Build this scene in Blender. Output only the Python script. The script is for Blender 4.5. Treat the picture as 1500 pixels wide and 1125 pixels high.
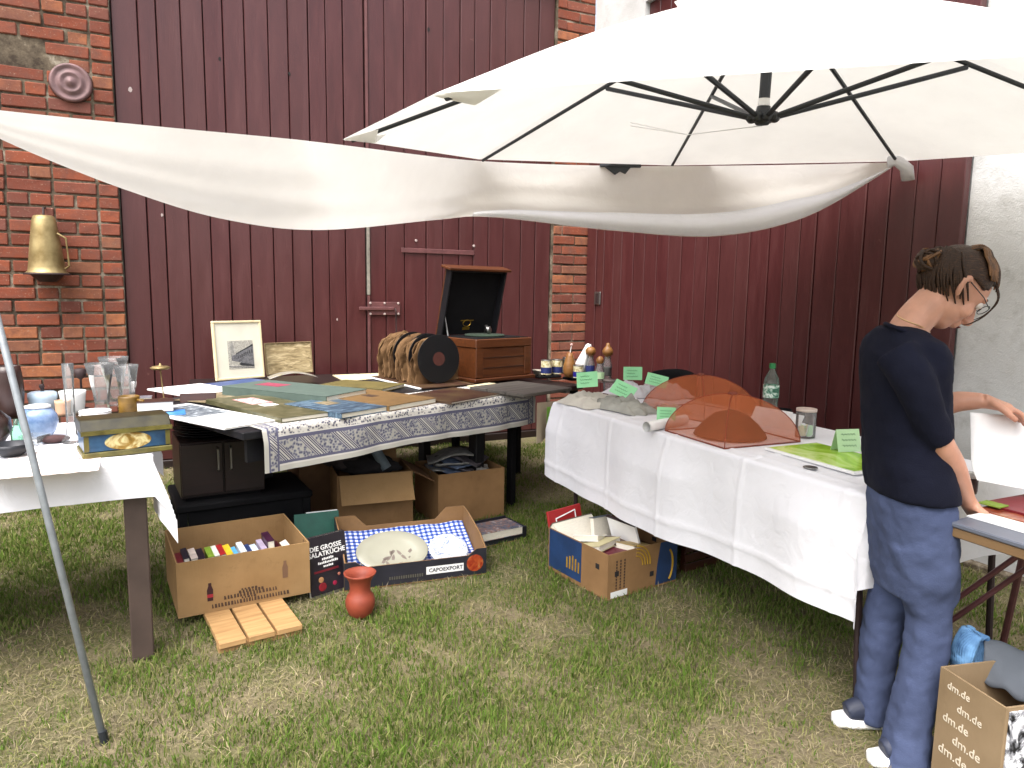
import bpy, bmesh, math, random
import numpy as np
from mathutils import Vector, Matrix, noise
random.seed(7)
rng = np.random.default_rng(11)
PI = math.pi
scene = bpy.context.scene
for o in list(bpy.data.objects):
    bpy.data.objects.remove(o)
C = scene.collection

# ------------------------------------------------------------------ camera
F, CX, CY, CAMH = 1050., 750., 562.5, 1.38        # focal length in pixels of the 1500 px photograph
_d = np.array([(628. - CX) / F, (8673. - CY) / F, 1.]); _d /= np.linalg.norm(_d)
_up = -_d
_fw = np.array([0, 0, 1.]) - _up * _up[2]; _fw /= np.linalg.norm(_fw)
_rt = np.cross(_d, _fw)
RM = np.array([_rt, _fw, _up])
cam = bpy.data.cameras.new('camera')
cam.sensor_width = 36; cam.lens = 36 * F / 1500.; cam.clip_end = 300; cam.clip_start = 0.05
camo = bpy.data.objects.new('camera', cam); C.objects.link(camo)
_m = Matrix.Identity(4)
for i in range(3):
    _m[i][0] = RM[i, 0]; _m[i][1] = -RM[i, 1]; _m[i][2] = -RM[i, 2]
_m[2][3] = CAMH
camo.matrix_world = _m
scene.camera = camo
scene.render.resolution_x = 1024; scene.render.resolution_y = 768

# ------------------------------------------------------------------ light
SUN_AZ = math.radians(205)      # compass-like: direction towards the sun, from +Y clockwise
SUN_EL = math.radians(60)
world = bpy.data.worlds.new('World'); scene.world = world; world.use_nodes = True
nt = world.node_tree; nt.nodes.clear()
sky = nt.nodes.new('ShaderNodeTexSky'); sky.sky_type = 'NISHITA'; sky.sun_disc = False
sky.sun_elevation = SUN_EL; sky.sun_rotation = SUN_AZ; sky.air_density = 1.0; sky.dust_density = 6.0; sky.ozone_density = 1.0
hs = nt.nodes.new('ShaderNodeHueSaturation'); hs.inputs['Saturation'].default_value = 0.5
bg = nt.nodes.new('ShaderNodeBackground'); bg.inputs['Strength'].default_value = 0.15
wo = nt.nodes.new('ShaderNodeOutputWorld')
nt.links.new(sky.outputs[0], hs.inputs['Color']); nt.links.new(hs.outputs[0], bg.inputs['Color']); nt.links.new(bg.outputs[0], wo.inputs['Surface'])
sl = bpy.data.lights.new('sun', 'SUN'); sl.energy = 1.2; sl.angle = math.radians(60); sl.color = (1.0, 0.985, 0.97)
so = bpy.data.objects.new('sun', sl); C.objects.link(so)
_sd = Vector((math.sin(SUN_AZ) * math.cos(SUN_EL), math.cos(SUN_AZ) * math.cos(SUN_EL), math.sin(SUN_EL)))
so.rotation_euler = _sd.to_track_quat('Z', 'Y').to_euler()
so.location = (-4, -6, 9)
scene.view_settings.view_transform = 'Standard'; scene.view_settings.look = 'None'
scene.view_settings.exposure = 1.45; scene.view_settings.gamma = 1.0
scene.view_settings.use_curve_mapping = False
scene.cycles.transparent_max_bounces = 24
scene.cycles.max_bounces = 10

# ------------------------------------------------------------------ measuring helpers
def ray(px, py):
    return RM @ np.array([(px - CX) / F, (py - CY) / F, 1.])
def at(px, py, z=0.):                       # point of the photograph at height z
    r = ray(px, py); t = (z - CAMH) / r[2]
    return Vector((t * r[0], t * r[1], z))
def atd(px, py, Y):                         # point of the photograph at depth Y
    r = ray(px, py); t = Y / r[1]
    return Vector((t * r[0], Y, CAMH + t * r[2]))

# ------------------------------------------------------------------ mesh helpers
class MB:
    def __init__(s): s.v = []; s.f = []; s.m = []; s.x = Matrix.Identity(4); s.uv = {}
    def add(s, vs, fs, m=0):
        n = len(s.v)
        s.v += [tuple(s.x @ Vector(p)) for p in vs]
        for f in fs: s.f.append(tuple(i + n for i in f)); s.m.append(m)
        return s
    def box(s, x0, x1, y0, y1, z0, z1, m=0):
        vs = [(x0, y0, z0), (x1, y0, z0), (x1, y1, z0), (x0, y1, z0), (x0, y0, z1), (x1, y0, z1), (x1, y1, z1), (x0, y1, z1)]
        return s.add(vs, [(0, 3, 2, 1), (4, 5, 6, 7), (0, 1, 5, 4), (1, 2, 6, 5), (2, 3, 7, 6), (3, 0, 4, 7)], m)
    def prism(s, poly, y0, y1, m=0):        # polygon in xz, extruded along y
        n = len(poly)
        vs = [(x, y0, z) for x, z in poly] + [(x, y1, z) for x, z in poly]
        fs = [tuple(range(n)), tuple(range(2 * n - 1, n - 1, -1))] + [(i, i + n, (i + 1) % n + n, (i + 1) % n) for i in range(n)]
        return s.add(vs, fs, m)
    def plate(s, poly, z0, z1, m=0):        # polygon in xy, extruded along z
        n = len(poly)
        vs = [(x, y, z0) for x, y in poly] + [(x, y, z1) for x, y in poly]
        fs = [tuple(range(n - 1, -1, -1)), tuple(range(n, 2 * n))] + [(i, (i + 1) % n, (i + 1) % n + n, i + n) for i in range(n)]
        return s.add(vs, fs, m)
    def tube(s, pts, rad, n=10, caps=True, m=0, flat=None):
        P = [Vector(p) for p in pts]
        if not hasattr(rad, '__len__'): rad = [rad] * len(P)
        vs = []; ref = None
        for i, p in enumerate(P):
            t = (P[min(i + 1, len(P) - 1)] - P[max(i - 1, 0)]).normalized()
            if ref is None:
                ref = Vector((0, 0, 1)) if abs(t.z) < .9 else Vector((0, 1, 0))
            a = t.cross(ref).normalized(); b = t.cross(a).normalized(); ref = b.cross(t) * 1.0 if False else ref
            if abs(t.dot(ref)) > .95: ref = a
            r = rad[i]; ra, rb = (r if hasattr(r, '__len__') else (r, r))
            for k in range(n):
                q = 2 * PI * k / n
                vs.append(p + a * ra * math.cos(q) + b * rb * math.sin(q))
        fs = []
        for i in range(len(P) - 1):
            for k in range(n):
                fs.append((i * n + k, i * n + (k + 1) % n, (i + 1) * n + (k + 1) % n, (i + 1) * n + k))
        if caps:
            fs.append(tuple(range(n - 1, -1, -1))); fs.append(tuple((len(P) - 1) * n + k for k in range(n)))
        return s.add(vs, fs, m)
    def lathe(s, prof, n=24, c=(0, 0, 0), m=0, flute=0, famp=0., caps=True):
        vs = []; fs = []
        for r, z in prof:
            for k in range(n):
                q = 2 * PI * k / n; rr = r * (1 + famp * math.cos(flute * q)) if flute else r
                vs.append((c[0] + rr * math.cos(q), c[1] + rr * math.sin(q), c[2] + z))
        for i in range(len(prof) - 1):
            for k in range(n):
                fs.append((i * n + k, i * n + (k + 1) % n, (i + 1) * n + (k + 1) % n, (i + 1) * n + k))
        if caps:
            if prof[0][0] > 1e-5: fs.append(tuple(range(n - 1, -1, -1)))
            if prof[-1][0] > 1e-5: fs.append(tuple((len(prof) - 1) * n + k for k in range(n)))
        return s.add(vs, fs, m)
    def grid(s, fn, nu, nv, m=0, uvfn=None):
        vs = []; n0 = len(s.v)
        for j in range(nv + 1):
            for i in range(nu + 1):
                vs.append(fn(i / nu, j / nv))
                if uvfn: s.uv[n0 + len(vs) - 1] = uvfn(i / nu, j / nv)
        fs = [(j * (nu + 1) + i, j * (nu + 1) + i + 1, (j + 1) * (nu + 1) + i + 1, (j + 1) * (nu + 1) + i) for j in range(nv) for i in range(nu)]
        return s.add(vs, fs, m)
    def ball(s, c, r, n=12, k=8, m=0, ax=None):
        r = r if hasattr(r, '__len__') else (r, r, r)
        ax = ax or (Vector((1, 0, 0)), Vector((0, 1, 0)), Vector((0, 0, 1)))
        c = Vector(c); vs = []
        for j in range(k + 1):
            th = PI * j / k
            for i in range(n):
                q = 2 * PI * i / n
                vs.append(c + ax[0] * r[0] * math.sin(th) * math.cos(q) + ax[1] * r[1] * math.sin(th) * math.sin(q) + ax[2] * r[2] * math.cos(th))
        fs = [(j * n + i, (j + 1) * n + i, (j + 1) * n + (i + 1) % n, j * n + (i + 1) % n) for j in range(k) for i in range(n)]
        return s.add(vs, fs, m)

def props(o, label=None, cat=None, group=None, kind=None):
    if label: o['label'] = label
    if cat: o['category'] = cat
    if group: o['group'] = group
    if kind: o['kind'] = kind
    return o
def thing(name, label, cat, loc=(0, 0, 0), rz=0., group=None, rot=None):
    o = bpy.data.objects.new(name, None); C.objects.link(o)
    o.empty_display_size = .05; o.location = loc
    o.rotation_euler = rot if rot else (0, 0, rz)
    return props(o, label, cat, group)
def mesh_of(name, mb, mats, smooth=False):
    me = bpy.data.meshes.new(name)
    me.from_pydata(mb.v, [], mb.f); 
    for m in (mats if isinstance(mats, (list, tuple)) else [mats]): me.materials.append(m)
    me.polygons.foreach_set('material_index', mb.m)
    if mb.uv:
        ul = me.uv_layers.new(name='uv')
        for l in me.loops: ul.data[l.index].uv = mb.uv.get(l.vertex_index, (0, 0))
    if smooth: me.polygons.foreach_set('use_smooth', [True] * len(me.polygons))
    me.validate(); me.update()
    return me
def obj(name, mb, mats, parent=None, smooth=False, bevel=0, loc=None, rot=None, sub=0, solid=0, label=None, cat=None, group=None, kind=None, angle=40, seg=1):
    o = bpy.data.objects.new(name, mb if isinstance(mb, bpy.types.Mesh) else mesh_of(name, mb, mats, smooth)); C.objects.link(o)
    if parent: o.parent = parent
    if loc is not None: o.location = loc
    if rot is not None: o.rotation_euler = rot
    if solid:
        d = o.modifiers.new('solid', 'SOLIDIFY'); d.thickness = solid; d.offset = 0
    if bevel:
        d = o.modifiers.new('bevel', 'BEVEL'); d.width = bevel; d.segments = seg; d.limit_method = 'ANGLE'; d.angle_limit = math.radians(angle)
    if sub:
        d = o.modifiers.new('sub', 'SUBSURF'); d.levels = sub; d.render_levels = sub
    return props(o, label, cat, group, kind)
def part(name, parent, mats, **k):
    def go(mb): return obj(name, mb, mats, parent, **k)
    return go
def text_mesh(s, size, mat, name, parent, mw, bold=0.0, align='CENTER'):
    cu = bpy.data.curves.new('txt', 'FONT'); cu.body = s; cu.size = size; cu.align_x = align; cu.align_y = 'CENTER'
    cu.offset = bold; cu.extrude = 0.0004; cu.resolution_u = 2
    t = bpy.data.objects.new('txt', cu); C.objects.link(t)
    bpy.context.view_layer.update()
    me = bpy.data.meshes.new_from_object(t.evaluated_get(bpy.context.evaluated_depsgraph_get()))
    bpy.data.objects.remove(t); me.materials.clear(); me.materials.append(mat)
    o = bpy.data.objects.new(name, me); C.objects.link(o); o.parent = parent; o.matrix_local = mw
    return o
def frame_m(o, x, y, z):                     # matrix from origin and axes
    m = Matrix.Identity(4)
    for i in range(3): m[i][0] = x[i]; m[i][1] = y[i]; m[i][2] = z[i]; m[i][3] = o[i]
    return m

# ------------------------------------------------------------------ materials
def hx(h):
    h = h.lstrip('#'); out = []
    for i in (0, 2, 4):
        c = int(h[i:i + 2], 16) / 255.
        out.append(c / 12.92 if c <= .04045 else ((c + .055) / 1.055) ** 2.4)
    return tuple(out)
def ink(c, k=.76):                              # base colours of mid-toned things, brought down from picture values
    c = hx(c) if isinstance(c, str) else c
    return c if max(c) > .55 else tuple(x * k for x in c)
def mk(name):
    m = bpy.data.materials.new(name); m.use_nodes = True
    t = m.node_tree; b = t.nodes['Principled BSDF']
    return m, t, b
def setp(b, **k):
    for n, v in k.items():
        n = n.replace('_', ' ')
        if n in b.inputs: b.inputs[n].default_value = v
def nz(t, scale, detail=4, vec=None, rough=.55, dist=0.):
    n = t.nodes.new('ShaderNodeTexNoise'); n.inputs['Scale'].default_value = scale; n.inputs['Detail'].default_value = detail
    n.inputs['Roughness'].default_value = rough; n.inputs['Distortion'].default_value = dist
    if vec is not None: t.links.new(vec, n.inputs['Vector'])
    return n
def mapv(t, out, sc=(1, 1, 1), loc=(0, 0, 0), rot=(0, 0, 0)):
    n = t.nodes.new('ShaderNodeMapping'); n.inputs['Scale'].default_value = sc; n.inputs['Location'].default_value = loc; n.inputs['Rotation'].default_value = rot
    t.links.new(out, n.inputs['Vector']); return n.outputs[0]
def ramp(t, fac, stops, interp='LINEAR'):
    n = t.nodes.new('ShaderNodeValToRGB'); n.color_ramp.interpolation = interp
    e = n.color_ramp.elements
    while len(e) < len(stops): e.new(.5)
    for i, (p, c) in enumerate(stops):
        e[i].position = p; e[i].color = (c[0], c[1], c[2], 1) if hasattr(c, '__len__') else (c, c, c, 1)
    t.links.new(fac, n.inputs['Fac']); return n.outputs['Color']
def mixc(t, fac, a, b, mode='MIX'):
    n = t.nodes.new('ShaderNodeMix'); n.data_type = 'RGBA'; n.blend_type = mode; n.clamp_factor = True
    def put(s, v):
        if hasattr(v, 'is_output') or isinstance(v, bpy.types.NodeSocket): t.links.new(v, s)
        elif hasattr(v, '__len__'): s.default_value = (v[0], v[1], v[2], 1)
        else: s.default_value = v
    put(n.inputs[0], fac); put(n.inputs[6], a); put(n.inputs[7], b)
    return n.outputs[2]
def mth(t, op, a, b=None, c=None):
    n = t.nodes.new('ShaderNodeMath'); n.operation = op
    for i, v in enumerate((a, b, c)):
        if v is None: continue
        if isinstance(v, bpy.types.NodeSocket): t.links.new(v, n.inputs[i])
        else: n.inputs[i].default_value = v
    return n.outputs[0]
def coords(t, kind='Object', rnd=True):
    tc = t.nodes.new('ShaderNodeTexCoord'); out = tc.outputs[kind]
    if rnd:
        oi = t.nodes.new('ShaderNodeObjectInfo'); va = t.nodes.new('ShaderNodeVectorMath'); va.operation = 'ADD'
        sc = mth(t, 'MULTIPLY', oi.outputs['Random'], 37.)
        cb = t.nodes.new('ShaderNodeCombineXYZ')
        for i in range(3): t.links.new(sc, cb.inputs[i])
        t.links.new(out, va.inputs[0]); t.links.new(cb.outputs[0], va.inputs[1]); out = va.outputs[0]
    return out
def bump(t, b, h, strength=.2, dist=.01):
    n = t.nodes.new('ShaderNodeBump'); n.inputs['Strength'].default_value = strength; n.inputs['Distance'].default_value = dist
    t.links.new(h, n.inputs['Height']); t.links.new(n.outputs[0], b.inputs['Normal'])
_mc = {}
def M(name, c, r=.6, var=.18, scale=9., c2=None, bmp=.12, bscale=90., metal=0., spec=.5, stretch=(1, 1, 1), **k):
    """matte to glossy surface with cloudy colour variation and a fine relief"""
    if name in _mc: return _mc[name]
    if isinstance(c, str): c = ink(c)
    if isinstance(c2, str): c2 = ink(c2)
    m, t, b = mk(name); co = coords(t); v = mapv(t, co, stretch)
    n = nz(t, scale, 5, v)
    lo = tuple(x * (1 - var) for x in c); hi = c2 if c2 else tuple(min(1, x * (1 + var)) for x in c)
    t.links.new(ramp(t, n.outputs['Fac'], [(.3, lo), (.7, hi)]), b.inputs['Base Color'])
    setp(b, Roughness=r, Metallic=metal, Specular_IOR_Level=spec, **k)
    if bmp: bump(t, b, nz(t, bscale, 3, v).outputs['Fac'], bmp, .004)
    _mc[name] = m; return m
def cloth_mat(name, c, tr=.35, weave=900., var=.06, trc=None, fold=0.):
    m = bpy.data.materials.new(name); m.use_nodes = True; t = m.node_tree; t.nodes.clear()
    if isinstance(c, str): c = hx(c)
    co = coords(t, rnd=False); n = nz(t, 5, 4, co)
    col = ramp(t, n.outputs['Fac'], [(.3, tuple(x * (1 - var) for x in c)), (.7, c)])
    d = t.nodes.new('ShaderNodeBsdfDiffuse'); s = t.nodes.new('ShaderNodeBsdfTranslucent'); x = t.nodes.new('ShaderNodeMixShader'); o = t.nodes.new('ShaderNodeOutputMaterial')
    t.links.new(col, d.inputs['Color'])
    if trc: s.inputs['Color'].default_value = (*trc, 1)
    else: t.links.new(col, s.inputs['Color'])
    x.inputs[0].default_value = tr
    bp = t.nodes.new('ShaderNodeBump'); bp.inputs['Strength'].default_value = .25; bp.inputs['Distance'].default_value = .004
    n2 = nz(t, 14, 3, co, .5, .8); n3 = nz(t, weave, 1, co)
    t.links.new(mth(t, 'ADD', mth(t, 'MULTIPLY', n2.outputs['Fac'], 3. + fold), mth(t, 'MULTIPLY', n3.outputs['Fac'], .25)), bp.inputs['Height'])
    t.links.new(bp.outputs[0], d.inputs['Normal'])
    t.links.new(d.outputs[0], x.inputs[1]); t.links.new(s.outputs[0], x.inputs[2]); t.links.new(x.outputs[0], o.inputs['Surface'])
    return m
def glass_mat(name, tint=(.97, .98, .98), gl=.22, rough=.05, body=0.07):
    m = bpy.data.materials.new(name); m.use_nodes = True; t = m.node_tree; t.nodes.clear()
    tr = t.nodes.new('ShaderNodeBsdfTransparent'); tr.inputs[0].default_value = (*tint, 1)
    g = t.nodes.new('ShaderNodeBsdfGlossy'); g.inputs['Roughness'].default_value = rough
    df = t.nodes.new('ShaderNodeBsdfDiffuse'); df.inputs[0].default_value = (*[min(1, c * .9) for c in tint], 1)
    lw = t.nodes.new('ShaderNodeLayerWeight'); lw.inputs['Blend'].default_value = gl
    x = t.nodes.new('ShaderNodeMixShader'); x2 = t.nodes.new('ShaderNodeMixShader'); o = t.nodes.new('ShaderNodeOutputMaterial')
    t.links.new(lw.outputs['Fresnel'], x.inputs[0]); t.links.new(tr.outputs[0], x.inputs[1]); t.links.new(g.outputs[0], x.inputs[2])
    x2.inputs[0].default_value = body; t.links.new(x.outputs[0], x2.inputs[1]); t.links.new(df.outputs[0], x2.inputs[2])
    t.links.new(x2.outputs[0], o.inputs['Surface']); return m
def net_mat(name, c, open_=.45):
    m = bpy.data.materials.new(name); m.use_nodes = True; t = m.node_tree; t.nodes.clear()
    tr = t.nodes.new('ShaderNodeBsdfTransparent'); d = t.nodes.new('ShaderNodeBsdfDiffuse'); s = t.nodes.new('ShaderNodeBsdfTranslucent')
    d.inputs[0].default_value = (*c, 1); s.inputs[0].default_value = (*c, 1)
    a = t.nodes.new('ShaderNodeMixShader'); a.inputs[0].default_value = .4
    x = t.nodes.new('ShaderNodeMixShader'); o = t.nodes.new('ShaderNodeOutputMaterial')
    n = nz(t, 25, 2, coords(t))
    t.links.new(mth(t, 'MULTIPLY_ADD', n.outputs['Fac'], .1, open_ - .05), x.inputs[0])
    t.links.new(d.outputs[0], a.inputs[1]); t.links.new(s.outputs[0], a.inputs[2])
    t.links.new(a.outputs[0], x.inputs[1]); t.links.new(tr.outputs[0], x.inputs[2]); t.links.new(x.outputs[0], o.inputs['Surface'])
    return m
def wood_mat(name, c, c2, r=.55, scale=3., axis=0, bmp=.2, coat=0.):
    m, t, b = mk(name); co = coords(t)
    sc = [14, 14, 14]; sc[axis] = 1.2
    v = mapv(t, co, sc); n = nz(t, scale, 6, v, .6, .4); n2 = nz(t, 5, 3, co)
    if isinstance(c, str): c, c2 = ink(c), ink(c2)
    col = ramp(t, n.outputs['Fac'], [(.32, c), (.68, c2)])
    col = mixc(t, mth(t, 'MULTIPLY', n2.outputs['Fac'], .35), col, tuple(x * .6 for x in c))
    oi = t.nodes.new('ShaderNodeObjectInfo')
    col = mixc(t, mth(t, 'MULTIPLY', oi.outputs['Random'], .35), col, tuple(x * .7 for x in c2))
    t.links.new(col, b.inputs['Base Color']); setp(b, Roughness=r, Coat_Weight=coat, Coat_Roughness=.2)
    bump(t, b, n.outputs['Fac'], bmp, .003); return m
def paint_board_mat():
    m, t, b = mk('painted_boards'); co = coords(t)
    n = nz(t, 2.2, 6, mapv(t, co, (6, 6, 1.0)), .65, .3); n2 = nz(t, 26, 4, mapv(t, co, (6, 6, .35))); n3 = nz(t, 9, 5, co, .7)
    base = ramp(t, n.outputs['Fac'], [(.25, (.050, .0115, .012)), (.55, (.070, .0165, .017)), (.8, (.092, .029, .028))])
    oi = t.nodes.new('ShaderNodeObjectInfo')
    base = mixc(t, mth(t, 'MULTIPLY', oi.outputs['Random'], .45), base, (.075, .028, .026))
    worn = ramp(t, n3.outputs['Fac'], [(.70, 0), (.76, 1)])
    base = mixc(t, mth(t, 'MULTIPLY', worn, .5), base, (.20, .10, .085))
    t.links.new(base, b.inputs['Base Color']); setp(b, Roughness=.55, Specular_IOR_Level=.5)
    t.links.new(ramp(t, n.outputs['Fac'], [(.2, .26), (.8, .46)]), b.inputs['Roughness'])
    bump(t, b, n2.outputs['Fac'], .28, .004); return m
def brick_mat():
    m, t, b = mk('brick'); co = coords(t)
    oi = t.nodes.new('ShaderNodeObjectInfo')
    base = ramp(t, oi.outputs['Random'], [(0, (.13, .042, .030)), (.25, (.20, .056, .032)), (.5, (.25, .072, .038)), (.72, (.16, .060, .046)), (.88, (.32, .12, .055)), (1, (.19, .085, .055))])
    n = nz(t, 11, 6, co, .7); n2 = nz(t, 70, 4, co, .7); n3 = nz(t, 4, 4, co)
    base = mixc(t, ramp(t, n.outputs['Fac'], [(.42, 0), (.75, 1)]), base, (.14, .06, .045))
    base = mixc(t, ramp(t, n2.outputs['Fac'], [(.60, 0), (.75, .7)]), base, (.42, .30, .22))
    base = mixc(t, ramp(t, n3.outputs['Fac'], [(.62, 0), (.8, .55)]), base, (.10, .075, .06))
    t.links.new(base, b.inputs['Base Color']); setp(b, Roughness=.88, Specular_IOR_Level=.2)
    bump(t, b, mth(t, 'ADD', n.outputs['Fac'], mth(t, 'MULTIPLY', n2.outputs['Fac'], .5)), .55, .008); return m
def mortar_mat():
    m, t, b = mk('mortar'); co = coords(t)
    n = nz(t, 6, 6, co, .7); n2 = nz(t, 90, 4, co)
    c = ramp(t, n.outputs['Fac'], [(.38, (.055, .042, .032)), (.54, (.15, .12, .085)), (.7, (.44, .39, .31))])
    t.links.new(c, b.inputs['Base Color']); setp(b, Roughness=.95, Specular_IOR_Level=.1)
    bump(t, b, n2.outputs['Fac'], .6, .006); return m
def plaster_mat():
    m, t, b = mk('plaster'); co = coords(t, rnd=False)
    n = nz(t, 1.1, 7, co, .62, .3); n2 = nz(t, 4.5, 6, co, .7); n3 = nz(t, 120, 3, co)
    c = ramp(t, n.outputs['Fac'], [(.3, (.40, .40, .385)), (.5, (.55, .555, .55)), (.7, (.64, .65, .655))])
    c = mixc(t, ramp(t, n2.outputs['Fac'], [(.55, 0), (.74, .6)]), c, (.27, .26, .235))
    n4 = nz(t, 2.6, 5, mapv(t, co, (1, 1, .3)), .7)
    c = mixc(t, ramp(t, n4.outputs['Fac'], [(.58, 0), (.72, .5)]), c, (.33, .31, .27))
    t.links.new(c, b.inputs['Base Color']); setp(b, Roughness=.92, Specular_IOR_Level=.15)
    bump(t, b, mth(t, 'ADD', mth(t, 'MULTIPLY', n2.outputs['Fac'], 1.5), mth(t, 'MULTIPLY', n3.outputs['Fac'], .35)), .5, .012); return m
def ground_mat():
    m, t, b = mk('soil_and_thatch'); co = coords(t, rnd=False)
    n = nz(t, 1.6, 6, co, .65, .4); n2 = nz(t, 11, 6, co, .7, .3); n3 = nz(t, 70, 5, co, .75)
    c = ramp(t, n.outputs['Fac'], [(.3, (.085, .11, .034)), (.48, (.15, .145, .066)), (.62, (.23, .19, .12)), (.8, (.17, .17, .075))])
    c = mixc(t, ramp(t, n2.outputs['Fac'], [(.4, 0), (.65, .8)]), c, (.13, .105, .068))
    c = mixc(t, ramp(t, n3.outputs['Fac'], [(.5, 0), (.68, .8)]), c, (.30, .25, .15))
    t.links.new(c, b.inputs['Base Color']); setp(b, Roughness=.95, Specular_IOR_Level=.1)
    bump(t, b, mth(t, 'ADD', n2.outputs['Fac'], n3.outputs['Fac']), .8, .02); return m
def leafy(name, c, c2, tr=.3):
    m = bpy.data.materials.new(name); m.use_nodes = True; t = m.node_tree; t.nodes.clear()
    co = coords(t, rnd=False); n = nz(t, 23, 4, co, .7)
    col = ramp(t, n.outputs['Fac'], [(.3, c), (.7, c2)])
    d = t.nodes.new('ShaderNodeBsdfDiffuse'); s = t.nodes.new('ShaderNodeBsdfTranslucent'); x = t.nodes.new('ShaderNodeMixShader'); o = t.nodes.new('ShaderNodeOutputMaterial')
    t.links.new(col, d.inputs[0]); t.links.new(col, s.inputs[0]); x.inputs[0].default_value = tr
    t.links.new(d.outputs[0], x.inputs[1]); t.links.new(s.outputs[0], x.inputs[2]); t.links.new(x.outputs[0], o.inputs['Surface']); return m
def card_mat(name, c, c2, lines=0.):
    m, t, b = mk(name); co = coords(t)
    if isinstance(c, str): c, c2 = ink(c), ink(c2)
    n = nz(t, 5, 5, co); n2 = nz(t, 140, 3, mapv(t, co, (1, 1, .15)))
    col = ramp(t, n.outputs['Fac'], [(.3, c), (.7, c2)])
    col = mixc(t, ramp(t, nz(t, 17, 5, co, .75).outputs['Fac'], [(.58, 0), (.8, .45)]), col, tuple(x * .62 for x in c))
    t.links.new(col, b.inputs['Base Color']); setp(b, Roughness=.8, Specular_IOR_Level=.2)
    bump(t, b, mth(t, 'ADD', n2.outputs['Fac'], mth(t, 'MULTIPLY', n.outputs['Fac'], 2.)), .2, .003); return m
def print_mat(name, stops, scale=12., stretch=(1, 1, 1), dist=1.5, r=.35, detail=5):
    """a printed picture: blotches of several inks"""
    m, t, b = mk(name); co = coords(t)
    n = nz(t, scale, detail, mapv(t, co, stretch), .6, dist)
    t.links.new(ramp(t, n.outputs['Fac'], [(p, ink(c) if isinstance(c, str) else c) for p, c in stops]), b.inputs['Base Color'])
    setp(b, Roughness=r, Specular_IOR_Level=.4); return m
def check_mat():
    m, t, b = mk('gingham'); tc = t.nodes.new('ShaderNodeTexCoord'); sp = t.nodes.new('ShaderNodeSeparateXYZ'); t.links.new(tc.outputs['UV'], sp.inputs[0])
    sx = mth(t, 'GREATER_THAN', mth(t, 'FRACT', mth(t, 'MULTIPLY', sp.outputs[0], 26.)), .5); sy = mth(t, 'GREATER_THAN', mth(t, 'FRACT', mth(t, 'MULTIPLY', sp.outputs[1], 26.)), .5)
    s = mth(t, 'MULTIPLY', mth(t, 'ADD', sx, sy), .5)
    t.links.new(ramp(t, s, [(.2, (.78, .80, .86)), (.5, (.13, .20, .55)), (.95, (.02, .05, .26))]), b.inputs['Base Color']); setp(b, Roughness=.9, Specular_IOR_Level=.1); return m
def runner_mat():
    m, t, b = mk('printed_runner'); tc = t.nodes.new('ShaderNodeTexCoord'); sp = t.nodes.new('ShaderNodeSeparateXYZ'); t.links.new(tc.outputs['UV'], sp.inputs[0])
    u, v = sp.outputs[0], sp.outputs[1]              # metres along the hem, metres up from the hem
    vo = t.nodes.new('ShaderNodeTexVoronoi'); vo.inputs['Scale'].default_value = 80.; t.links.new(tc.outputs['UV'], vo.inputs['Vector'])
    n = nz(t, 60, 3, tc.outputs['UV'])
    flower = ramp(t, vo.outputs['Distance'], [(.22, hx('#4a4a68')), (.36, hx('#8c8c98')), (.55, hx('#b7b4ac'))])
    bandfill = ramp(t, vo.outputs['Distance'], [(.2, hx('#4a4a5c')), (.45, hx('#7a7a86')), (.68, hx('#a3a19a'))])
    zig = mth(t, 'PINGPONG', mth(t, 'ADD', u, mth(t, 'MULTIPLY', v, 1.0)), .085)
    d = mth(t, 'DIVIDE', zig, .085)
    stripe = ramp(t, d, [(.0, hx('#b4b2ac')), (.07, hx('#3c3c54')), (.14, hx('#b4b2ac')), (.2, hx('#46465e')), (.28, hx('#aaa8a4')), (.34, hx('#5c5c70'))], 'CONSTANT')
    band = mixc(t, mth(t, 'LESS_THAN', d, .40), bandfill, stripe)
    inner = ramp(t, vo.outputs['Distance'], [(.25, hx('#44445a')), (.45, hx('#a9a6a2')), (.62, hx('#c4c1bb'))])
    edge = hx('#b0aea6'); pur = hx('#5c5c70'); wh = hx('#c4c1bb')
    col = mixc(t, mth(t, 'GREATER_THAN', v, .022), edge, wh)
    col = mixc(t, mth(t, 'GREATER_THAN', v, .030), col, pur)
    col = mixc(t, mth(t, 'GREATER_THAN', v, .042), col, band)
    col = mixc(t, mth(t, 'GREATER_THAN', v, .135), col, pur)
    col = mixc(t, mth(t, 'GREATER_THAN', v, .150), col, wh)
    col = mixc(t, mth(t, 'GREATER_THAN', v, .156), col, inner)
    # border along the short ends
    for a, c_ in ((.075, pur), (.065, band), (.03, pur), (.022, edge)):
        L = 1.80
        e = mth(t, 'ADD', mth(t, 'LESS_THAN', u, a), mth(t, 'GREATER_THAN', u, L - a))
        col = mixc(t, e, col, c_)
    t.links.new(col, b.inputs['Base Color']); setp(b, Roughness=.9, Specular_IOR_Level=.1)
    bump(t, b, nz(t, 300, 2, tc.outputs['UV']).outputs['Fac'], .2, .003); return m

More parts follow.
